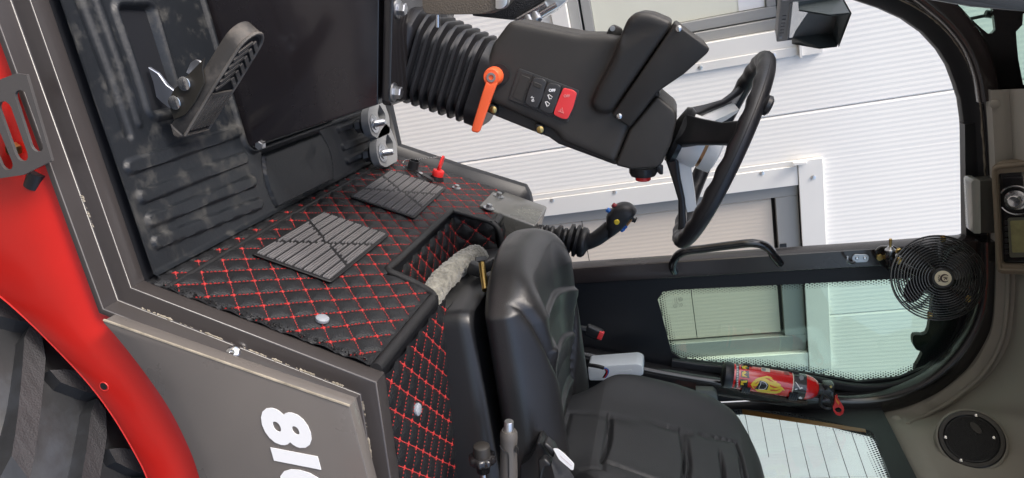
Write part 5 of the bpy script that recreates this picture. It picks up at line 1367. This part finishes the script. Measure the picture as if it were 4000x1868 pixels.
MB().lathe([(FR * .245, .046), (FR * .245, .052), (FR * .22, .0545)], fc, fa, 40).build('hub_plate', M['plastic2'], fan)
lb = MB().lathe([(FR * .175, .0545), (FR * .175, .0555), (FR * .17, .0558)], fc, fa, 40).build('badge', mat('cream_badge', (.72, .66, .50), .45), fan)
bg_ = MB(); bw = FR * .175
bdir_u = fw * 1.0; bdir_v = fu_
if bdir_u.dot(fr_d) < 0: bdir_u = -bdir_u
text_mesh(bg_, 'HZM', fc + fa * .0561 - bdir_v * bw * .48, bdir_u, bdir_v, bw * .42, .0002, .0002)
rr_p = []
for a in range(-150, 151, 10):
    pass
arc = []
for a in range(40, 321, 10): arc.append((bw * .48 * math.cos(R(a)), bw * .48 * math.sin(R(a))))
for (ax_, ay_), (bx_, by_), k in zip(arc[:-1], arc[1:], range(99)):
    f = math.sin(math.pi * (k + .5) / (len(arc) - 1)); c_ = fc + fa * .0563 + bdir_v * bw * .22
    bg_.tube([c_ + bdir_v * ax_ + bdir_u * ay_, c_ + bdir_v * bx_ + bdir_u * by_], bw * (.03 + .10 * f), 5)
for _ in range(16):
    a, r = rng.uniform(0, 6.28), rng.uniform(0, .26) * bw; c_ = fc + fa * .0561 + bdir_v * (bw * .26 + r * math.cos(a)) + bdir_u * r * math.sin(a)
    bg_.lathe([(bw * rng.uniform(.03, .09), 0), (bw * .02, .0003)], c_, fa, 6)
bg_.build('badge_print', mat('brown_print', (.05, .03, .03), .6), lb, smooth=0)
for k in range(4):
    a0_ = k * math.pi / 2 + .35; mb = MB(); rings = []
    for i in range(9):
        f = i / 8; r = FR * (.25 + .62 * f); wd_ = R(64) * (1 - .25 * f) * (math.sin(math.pi * min(.97, f * .72 + .26)) ** .5)
        rings.append([fpt(r, a0_ + R(18) * f + wd_ * q, -.002 - .026 * q) for q in (-.5, -.25, 0, .25, .5)])
    mb.loft(rings, closed=False, caps=False); o = mb.build('blade', M['plastic2'], fan, smooth=60)
for q in ((925, 170), (757, 1140), (1240, 935), (365, 450)):
    p = atp(*zf(*q), fc, fa); cm2 = MB(); cm2.box(p, (.018, .010, .012), None, .002, 1); cm2.lathe([(.003, 0), (.003, .006)], p + fa * .005, fa, 10); cm2.build('cage_clip', M['brass'], fan)
br_ = MB(); bpy_ = at(2225, 650, y=2.10)
br_.prism(polyY([zf(*q) for q in ((60, 330), (130, 275), (300, 262), (360, 300), (350, 370), (240, 590), (130, 500), (60, 420))], 2.10), (0, .012, 0), .002, 1); br_.box(at(2248, 655, y=2.06), (.030, .05, .034), None, .003)
br_.tube([at(2250, 660, y=2.07), at(2290, 680, y=2.03), fc - fa * .05], .011, 10); br_.build('bracket', M['inpaint'], fan)
for q in ((115, 402), (190, 400)): MB().hexa(at(*zf(*q), y=2.099), (0, -1, 0), .010 if q[0] < 150 else .008, .008).build('bracket_bolt', M['brass'], fan, smooth=20)
for q in ((350, 325), (278, 490), (370, 445)): MB().hexa(at(*zf(*q), y=2.05), (0, -.9, .3), .009, .009).build('bracket_bolt', M['brass'], fan, smooth=20)
tgl = thing('toggle_switch', 'chrome toggle switch sticking out of the fan bracket', 'switch', at(2240, 622, y=2.04))
tb_, tt_ = at(2239.5, 628, y=2.035), at(2240.5, 602, y=2.035); td = (tt_ - tb_).normalized()
MB().lathe([(.014, -.003), (.014, .0), (.009, .004), (.0065, .009)], tb_, td, 20).build('nut', M['zinc'], tgl); MB().lathe([(.0032, .008), (.0042, (tt_ - tb_).length), (.002, (tt_ - tb_).length + .002)], tb_, td, 14).build('lever', M['brass'], tgl)
MB().box(tb_ - td * .014, (.026, .022, .022), None, .002).build('body', M['inpaint'], tgl)
# coat hook on the pillar
hk = thing('coat_hook', 'small steel coat hook screwed to the door pillar', 'hook', at(2165, 649, y=2.12))
MB().prism(roundpoly(polyY([(2148, 640), (2182, 640), (2187, 648), (2182, 660), (2148, 661), (2142, 651)], 2.118), .006, 4), (0, .003, 0), .0008, 1).build('plate', M['zinc'], hk)
MB().tube(bez([at(2150, 660, y=2.117), at(2138, 662, y=2.10), at(2132, 655, y=2.09), at(2132, 645, y=2.09)], 5), .0035, 8).build('hook', M['zinc'], hk)
for px in (2156, 2176): MB().lathe([(.0048, 0), (.003, .002)], at(px, 650, y=2.1175), (0, -1, 0), 12).build('screw', M['chrome'], hk)

# ---- monitor with its sunshade
def zm(X, Y): return (1867.6 + X * .1338, Y * .1338)
mon = thing('monitor', 'small camera monitor with grey sunshade hood and button row', 'monitor')
mn = Vector((.90, -.43, 0)).normalized(); mo = at(2030, 60, y=1.80); mon.location = mo
def pm(q, d=0.0): return atp(*zm(*q), mo + mn * d, mn)
M['mong'] = mat('grey_monitor_plastic', (.15, .15, .16), .45, bump=(300, .08)); M['mond'] = mat('slate_hood_plastic', (.075, .092, .096), .45, bump=(300, .1))
case = [pm(q) for q in ((720, 30), (1900, -150), (1800, 640), (640, 795))]
MB().prism(roundpoly(case, .006, 4), -mn * .032, .003, 2).build('case', M['mong'], mon)
MB().prism([pm(q, .0012) for q in ((950, 40), (1850, -60), (1700, 640), (880, 715))], -mn * .0015).build('screen', mat('grey_lcd_glass', (.55, .55, .55), .05, .6, coat=.5), mon, smooth=0)
fr_m = MB(); fr_m.tube([pm(q, .001) for q in ((905, 60), (835, 745))], .0022, 6); fr_m.tube([pm(q, .001) for q in ((835, 745), (1000, 735))], .0018, 6); fr_m.build('screen_edge', M['mong'], mon)
for q in ((787, 325), (775, 398), (766, 465), (754, 530), (744, 593), (735, 650)):
    MB().prism(roundpoly([pm((q[0] + a, q[1] + b), .001) for a, b in ((-28, -22), (32, -28), (28, 20), (-34, 26))], .002, 2), -mn * .002, .0006, 1).build('button', M['mong'], mon)
    MB().prism([pm((q[0] + a, q[1] + b), .0003) for a, b in ((-34, -30), (38, -36), (34, -20), (-32, -14))], -mn * .0012).build('button_gap', M['dark'], mon, smooth=0)
MB().prism(roundpoly([pm(q, .001) for q in ((700, 690), (752, 684), (746, 735), (694, 738))], .002, 2), -mn * .002, .0006, 1).build('power_button', M['grey'], mon)
# hood walls: traced outer edges stand 6 cm proud of the screen
def hood(pts_in, pts_out, name, th=.003):
    a = [pm(q, .001) for q in pts_in]; b = pts_out
    return MB().prism(a + b[::-1], Vector((0, 0, .003)) if name == 'top' else (YD * .003), .0008, 1).build(name, M['mond'], mon, smooth=20)
a1_, a2_ = pm((935, 715), .001), pm((1690, 640), .001)
near_w = [a1_, a2_, pm((1775, 885), .055), pm((1450, 922), .055), pm((1045, 850), .02), pm((930, 828), .006)]
mb = MB(); mb.add(near_w, [tuple(range(6))]); mb.add([p + Vector((-.003, -.001, 0)) for p in near_w], [tuple(range(6))[::-1]]); mb.build('hood_side', M['mond'], mon, smooth=0)
far_w = [pm((1050, 40), .001), pm((1850, -60), .001), pm((2015, 240), .055), pm((1640, 276), .055), pm((1065, 182), .02), pm((1052, 100), .006)]
mb = MB(); mb.add(far_w, [tuple(range(6))]); mb.add([p + Vector((.003, .001, 0)) for p in far_w], [tuple(range(6))[::-1]]); mb.build('hood_side', M['mond'], mon, smooth=0)
top_w = [pm((1850, -60), .001), pm((1690, 640), .001), pm((1775, 885), .055), pm((2015, 240), .055)]
mb = MB(); mb.add(top_w, [(0, 1, 2, 3)]); mb.add([p + Vector((.002, 0, .004)) for p in top_w], [(3, 2, 1, 0)]); mb.build('hood_top', M['mond'], mon, smooth=0)
MB().tube([mo - mn * .03, mo - mn * .12 + Vector((0, .1, .05))], .014, 10).build('mount_arm', M['plastic2'], mon)

# ---- fire extinguisher clipped to the rear corner tube
def ze(X, Y): return (1803 + X * .15, 901.5 + Y * .15)
ext = thing('fire_extinguisher', 'small red fire extinguisher with flame print clipped to the rear corner tube', 'fire extinguisher')
YE = 2.03
x0e, x1e = at(*ze(262, 292), y=YE), at(*ze(1462, 478), y=YE); xd = (x1e - x0e).normalized(); EL = (x1e - x0e).length
side_ = xd.cross(Vector(ray(1930, 955))).normalized()
er = 31.2 * S / FPX * Vector(AX.T @ np.array([x0e.x, x0e.y, x0e.z - CAMZ])).z
ext.location = x0e
MB().lathe([(er * .80, -.030), (er * 1.04, -.024), (er * 1.06, -.004), (er * 1.0, 0)], x0e, xd, 40).build('base_cap', M['rubber'], ext)
M['extred'] = mat('glossy_extinguisher_red', (.66, .014, .014), .16, coat=.9)
f1_ = (x1e - x0e).length
bdy = MB().lathe([(er, 0), (er, f1_), (er * .97, f1_ + .008), (er * .86, f1_ + .022), (er * .66, f1_ + .034), (er * .44, f1_ + .040)], x0e, xd, 56).build('cylinder', M['extred'], ext, smooth=60)
cu_ = xd.orthogonal().normalized(); cw_ = xd.cross(cu_)
def cylhit(px, py):
    o = Vector((0, 0, CAMZ)) - x0e; d = Vector(ray(px, py)).normalized()
    oo_ = o - xd * o.dot(xd); dd = d - xd * d.dot(xd); a = dd.dot(dd); b = 2 * oo_.dot(dd); c = oo_.dot(oo_) - er * er
    q = b * b - 4 * a * c
    t = (-b - math.sqrt(max(0, q))) / (2 * a); p = o + d * t
    return p.dot(xd), math.atan2(p.dot(cw_), p.dot(cu_))
_, phc = cylhit(*ze(860, 400))
def sp(q):
    s_, ph = cylhit(*ze(*q)); dph = (ph - phc + math.pi) % (2 * math.pi) - math.pi
    return Vector((s_, 0, dph * er))
def decal(pts, m, name, off=.0004, res=.0009, parent=None, trace=True):
    P_ = [sp(q) for q in pts] if trace else [Vector(p) for p in pts]
    xs_ = [p.x for p in P_]; zs_ = [p.z for p in P_]; mb = MB()
    nx, nz = max(1, int((max(xs_) - min(xs_)) / res)), max(1, int((max(zs_) - min(zs_)) / res))
    def sf(s_, z_):
        a = phc + z_ / er; return x0e + xd * s_ + (cu_ * math.cos(a) + cw_ * math.sin(a)) * (er + off)
    dx_, dz_ = (max(xs_) - min(xs_)) / nx, (max(zs_) - min(zs_)) / nz
    for i in range(nx):
        for j in range(nz):
            s_, z_ = min(xs_) + (i + .5) * dx_, min(zs_) + (j + .5) * dz_
            if inside(P_, s_, z_):
                mb.add([sf(s_ - dx_ / 2, z_ - dz_ / 2), sf(s_ + dx_ / 2, z_ - dz_ / 2), sf(s_ + dx_ / 2, z_ + dz_ / 2), sf(s_ - dx_ / 2, z_ + dz_ / 2)], [(0, 1, 2, 3)])
    if not mb.f: return None
    return mb.build(name, m, parent or bdy, smooth=60)
M['yprint'] = mat('yellow_print', (.80, .58, .03), .3, coat=.5); M['bprint'] = mat('black_print', (.015, .015, .016), .25, coat=.6); M['cprint'] = mat('cream_line', (.72, .66, .55), .35)
fw_, sb0, sb1 = math.pi * er * .98, sp((1290, 450)).x, f1_ - .0003
def band_d(s0, s1, m, name, off=.0003):
    MB().lathe([(er + off, s0), (er + off, s1)], x0e, xd, 56, False).build(name, m, bdy, smooth=60)
band_d(sb0, sb1, M['bprint'], 'black_band'); band_d(sb0 - .0022, sb0 + .0005, M['cprint'], 'cream_line', .0005)
band_d(sp((325, 300)).x, sp((372, 300)).x, M['bprint'], 'text_band')
flame = [(570, 440), (610, 390), (660, 345), (735, 318), (840, 297), (900, 312), (948, 345), (915, 342), (960, 375), (1006, 390), (1000, 405), (1050, 425), (1085, 455), (1062, 462), (1100, 490), (1140, 540), (1100, 535), (1060, 575), (980, 592), (880, 585), (760, 572), (690, 558), (640, 520), (600, 490)]
decal(flame, M['yprint'], 'flame_print', .0004, .0008)
decal([(630, 515), (705, 420), (720, 375), (800, 385), (862, 432), (868, 470), (840, 530), (760, 515), (690, 520)], M['bprint'], 'flame_centre', .0006, .0008)
for st_l in ([(735, 440), (740, 392), (770, 388), (820, 410), (845, 455), (820, 505), (775, 520), (705, 512), (715, 470), (735, 440)],):
    mb = MB(); mb.tube([x0e + xd * sp(q).x + (cu_ * math.cos(phc + sp(q).z / er) + cw_ * math.sin(phc + sp(q).z / er)) * (er + .0008) for q in st_l], .0009, 5); mb.build('white_outline', M['white'], bdy)
M['rprint'] = mat('orange_red_print', (.62, .10, .03), .35)
for pl3 in ([(640, 430), (690, 385), (705, 395), (660, 430)], [(600, 460), (650, 470), (690, 450), (655, 490), (640, 510)], [(880, 440), (960, 470), (1040, 490), (960, 500), (900, 475)], [(900, 520), (1000, 530), (1080, 515), (1000, 550), (900, 545)], [(790, 330), (880, 340), (960, 400), (900, 385), (840, 350)]):
    decal(pl3, M['rprint'], 'flame_detail', .0006, .0008)
decal([(410, 120), (540, 110), (545, 190), (410, 175)], M['bprint'], 'icon_panel'); decal([(410, 215), (540, 215), (545, 335), (410, 315)], M['bprint'], 'icon_panel'); decal([(395, 350), (525, 360), (515, 500), (380, 490)], M['bprint'], 'icon_panel')
for pl3 in ([(420, 140), (500, 125), (520, 150), (470, 160), (515, 185), (430, 172)], [(430, 235), (470, 215), (500, 245), (455, 270), (520, 320), (425, 300)], [(410, 375), (520, 370), (500, 405), (440, 410), (455, 450), (400, 440)]): decal(pl3, M['yprint'], 'icon_print', .0007, .0007)
decal([(742, 152), (892, 172), (892, 238), (750, 215)], M['cprint'], 'inspection_label', .0005); decal([(755, 165), (820, 175), (820, 215), (760, 208)], M['grey'], 'label_print', .0008)
decal([(1125, 215), (1215, 230), (1215, 288), (1132, 275)], mat('dusty_red_label', (.30, .06, .06), .4), 'inspection_label', .0005)
for k in range(13): decal([(336, 130 + k * 28), (361, 134 + k * 28), (360, 148 + k * 28), (335, 144 + k * 28)], M['white'], 'small_print', .0006, .0008)
for pl3 in ([(1315, 395), (1330, 400), (1400, 490), (1385, 505)], [(1380, 500), (1430, 480), (1448, 505), (1395, 520)], [(1312, 510), (1350, 505), (1352, 528), (1315, 530)], [(1375, 650), (1410, 640), (1435, 660), (1430, 682), (1380, 678)]): decal(pl3, M['white'], 'white_mark', .0006, .0008)
decal([(1390, 300), (1430, 285), (1462, 320), (1450, 360), (1405, 370), (1380, 330)], M['grey'], 'round_mark', .0006, .0008)
for sx in (505, 1318):
    for k in range(4):
        s_ = sp((sx, 450)).x + (k - 1.5) * .0062; mb = MB()
        ph0 = phc + sp((sx, 480 if sx < 900 else 575)).z / er; ph1 = ph0 + (1.5 if sp((sx, 500)).z > sp((sx, 300)).z else -1.5)
        mb.tube([x0e + xd * s_ + (cu_ * math.cos(ph0 + (ph1 - ph0) * i / 10) + cw_ * math.sin(ph0 + (ph1 - ph0) * i / 10)) * (er + .003 + .003 * math.sin(math.pi * i / 10)) for i in range(11)], .0034, 8); mb.build('strap_rib', M['rubber'], ext)
    for k in range(4):
        s_ = sp((sx, 450)).x + (k - 1.5) * .0062; mb = MB(); sg2 = 1 if sp((sx, 500)).z > sp((sx, 300)).z else -1
        ph0 = phc - sg2 * 1.25; mb.tube([x0e + xd * s_ + (cu_ * math.cos(ph0 - sg2 * .5 * i / 5) + cw_ * math.sin(ph0 - sg2 * .5 * i / 5)) * (er + .003) for i in range(6)], .0034, 8); mb.build('strap_rib', M['rubber'], ext)
MB().lathe([(er * .46, f1_ + .036), (er * .46, f1_ + .052), (er * .36, f1_ + .054), (er * .36, f1_ + .075)], x0e, xd, 28).build('neck', M['plastic2'], ext)
vl = MB(); vl.prism(polyY([ze(*q) for q in ((1785, 445), (1950, 450), (1980, 470), (1980, 740), (1960, 785), (1930, 780), (1925, 700), (1830, 600), (1775, 620))], YE - .012), (0, .03, 0), .004, 2); vl.build('valve_body', M['inpaint'], ext)
vr = MB(); vr.tube(bez([at(*ze(*q), y=YE - .01) for q in ((1770, 600), (1740, 720), (1770, 800), (1850, 835), (1920, 815), (1945, 740), (1900, 660), (1820, 590))], 5, True), .0052, 8, True); vr.build('finger_ring', M['plastic2'], ext)
MB().lathe([(.004, 0), (.003, .003)], at(*ze(1915, 475), y=YE - .014), (0, -1, 0), 12).build('valve_pin', M['brass'], ext)
ring_o = [at(*ze(*q), y=YE - .02) for q in ((1985, 640), (2005, 640), (2015, 612), (2028, 625), (2026, 655), (2130, 820), (2138, 860), (2120, 935), (2065, 968), (2000, 950), (1955, 880), (1945, 815), (1975, 770))]
ring_i = [at(*ze(*q), y=YE - .02) for q in ((2010, 830), (2050, 825), (2090, 855), (2098, 900), (2060, 922), (2015, 912), (1985, 870), (1988, 845))]
plate_with_holes('pull_ring', roundpoly(ring_o, .003, 2), [bez(ring_i, 3, True)], Vector((0, .006, 0)), M['redp'], ext)
MB().prism(polyY([ze(*q) for q in ((1985, 650), (2010, 690), (2058, 750), (2045, 785), (2000, 720))], YE - .0215), (0, .002, 0)).build('orange_seal', mat('orange_seal', (.7, .25, .02), .5), ext)
# rust-brown streaked bracket edge behind the extinguisher
bq = MB(); bq.tube([at(1836, 976, y=2.075), at(1990, 1008, y=2.075), at(2030, 1014, y=2.075)], .006, 8); bq.build('bracket_edge', mat('rusty_edge', (.07, .055, .04), .7, bump=(120, .6), var=(60, .4)), ext)
# grey block at the backrest's far edge
gb = thing('belt_anchor_cover', 'grey plastic anchor cover between backrest and rear window', 'cover', at(1790, 990, y=2.05))
MB().prism(roundpoly(polyY([(1750, 982), (1795, 984), (1803, 992), (1806, 1010), (1760, 1010)], 2.05), .003, 3), (0, .03, 0), .003, 2).build('body', mat('grey_olive_cover', (.12, .13, .12), .5), gb)
bev_ = None

# ---- front edge of the picture: grained armrest with a silver latch, black casing with chrome tubes
def zt(X, Y): return (1030.4 + X * .175, Y * .175)
ar2 = thing('armrest', 'black grained armrest end with a silver latch at the top edge', 'armrest', at(1160, -10, y=1.15))
M['grain'] = mat('brown_grained_leather', (.095, .078, .060), .42, bump=(420, .45, 'v'))
MB().prism(roundpoly(polyY([zt(*q) for q in ((175, -240), (180, 60), (195, 160), (260, 205), (640, 212), (1045, 204), (1110, 186), (1290, 120), (1420, -40), (1500, -240))], 1.13), .006, 3), (0, .06, 0), .012, 4).build('pad', M['grain'], ar2, smooth=60)
MB().prism(roundpoly(polyY([zt(*q) for q in ((1235, -200), (1235, 120), (1260, 132), (1340, 128), (1400, 60), (1420, -200))], 1.126), .004, 3), (0, .02, 0), .003, 2).build('latch', M['alu'], ar2)
MB().lathe([(.004, 0), (.004, .02)], at(*zt(405, 215), y=1.2), (at(*zt(405, 240), y=1.2) - at(*zt(405, 210), y=1.2)).normalized(), 14).build('stud', M['chrome'], ar2)
cs2 = thing('lamp_casing', 'black textured casing with chrome trim and two dark tube ends at the top edge', 'casing', at(1300, 0, y=2.28))
MB().prism(polyY([zt(*q) for q in ((900, -200), (900, 230), (1480, 292), (1950, 0), (1960, -200))], 2.26), (0, .10, 0), .004, 2).build('casing', mat('coarse_black_casing', (.012, .012, .013), .5, bump=(300, 1.0, 'v')), cs2)
MB().prism(polyY([zt(*q) for q in ((1480, 293), (1590, 318), (1900, 270), (2060, 180), (2250, 15), (2240, -120), (1965, -120), (1955, 0))], 2.255), (0, .05, 0), .003, 2).build('chrome_face', M['alu'], cs2)
for a, b in (((1560, 290), (1960, 60)), ((1740, 290), (2120, 70))):
    MB().tube([at(*zt(*a), y=2.25), at(*zt(*b), y=2.25)], .010, 14).build('chrome_tube', M['chrome'], cs2)
for a in ((1710, 270), (1815, 225)): MB().lathe([(.010, -.012), (.013, 0), (.0145, .018), (.012, .019), (.011, .004)], at(*zt(*a), y=2.245), (at(*zt(1760, 330), y=2.235) - at(*zt(1720, 240), y=2.245)).normalized(), 24).build('tube_end', M['zinc'], cs2)
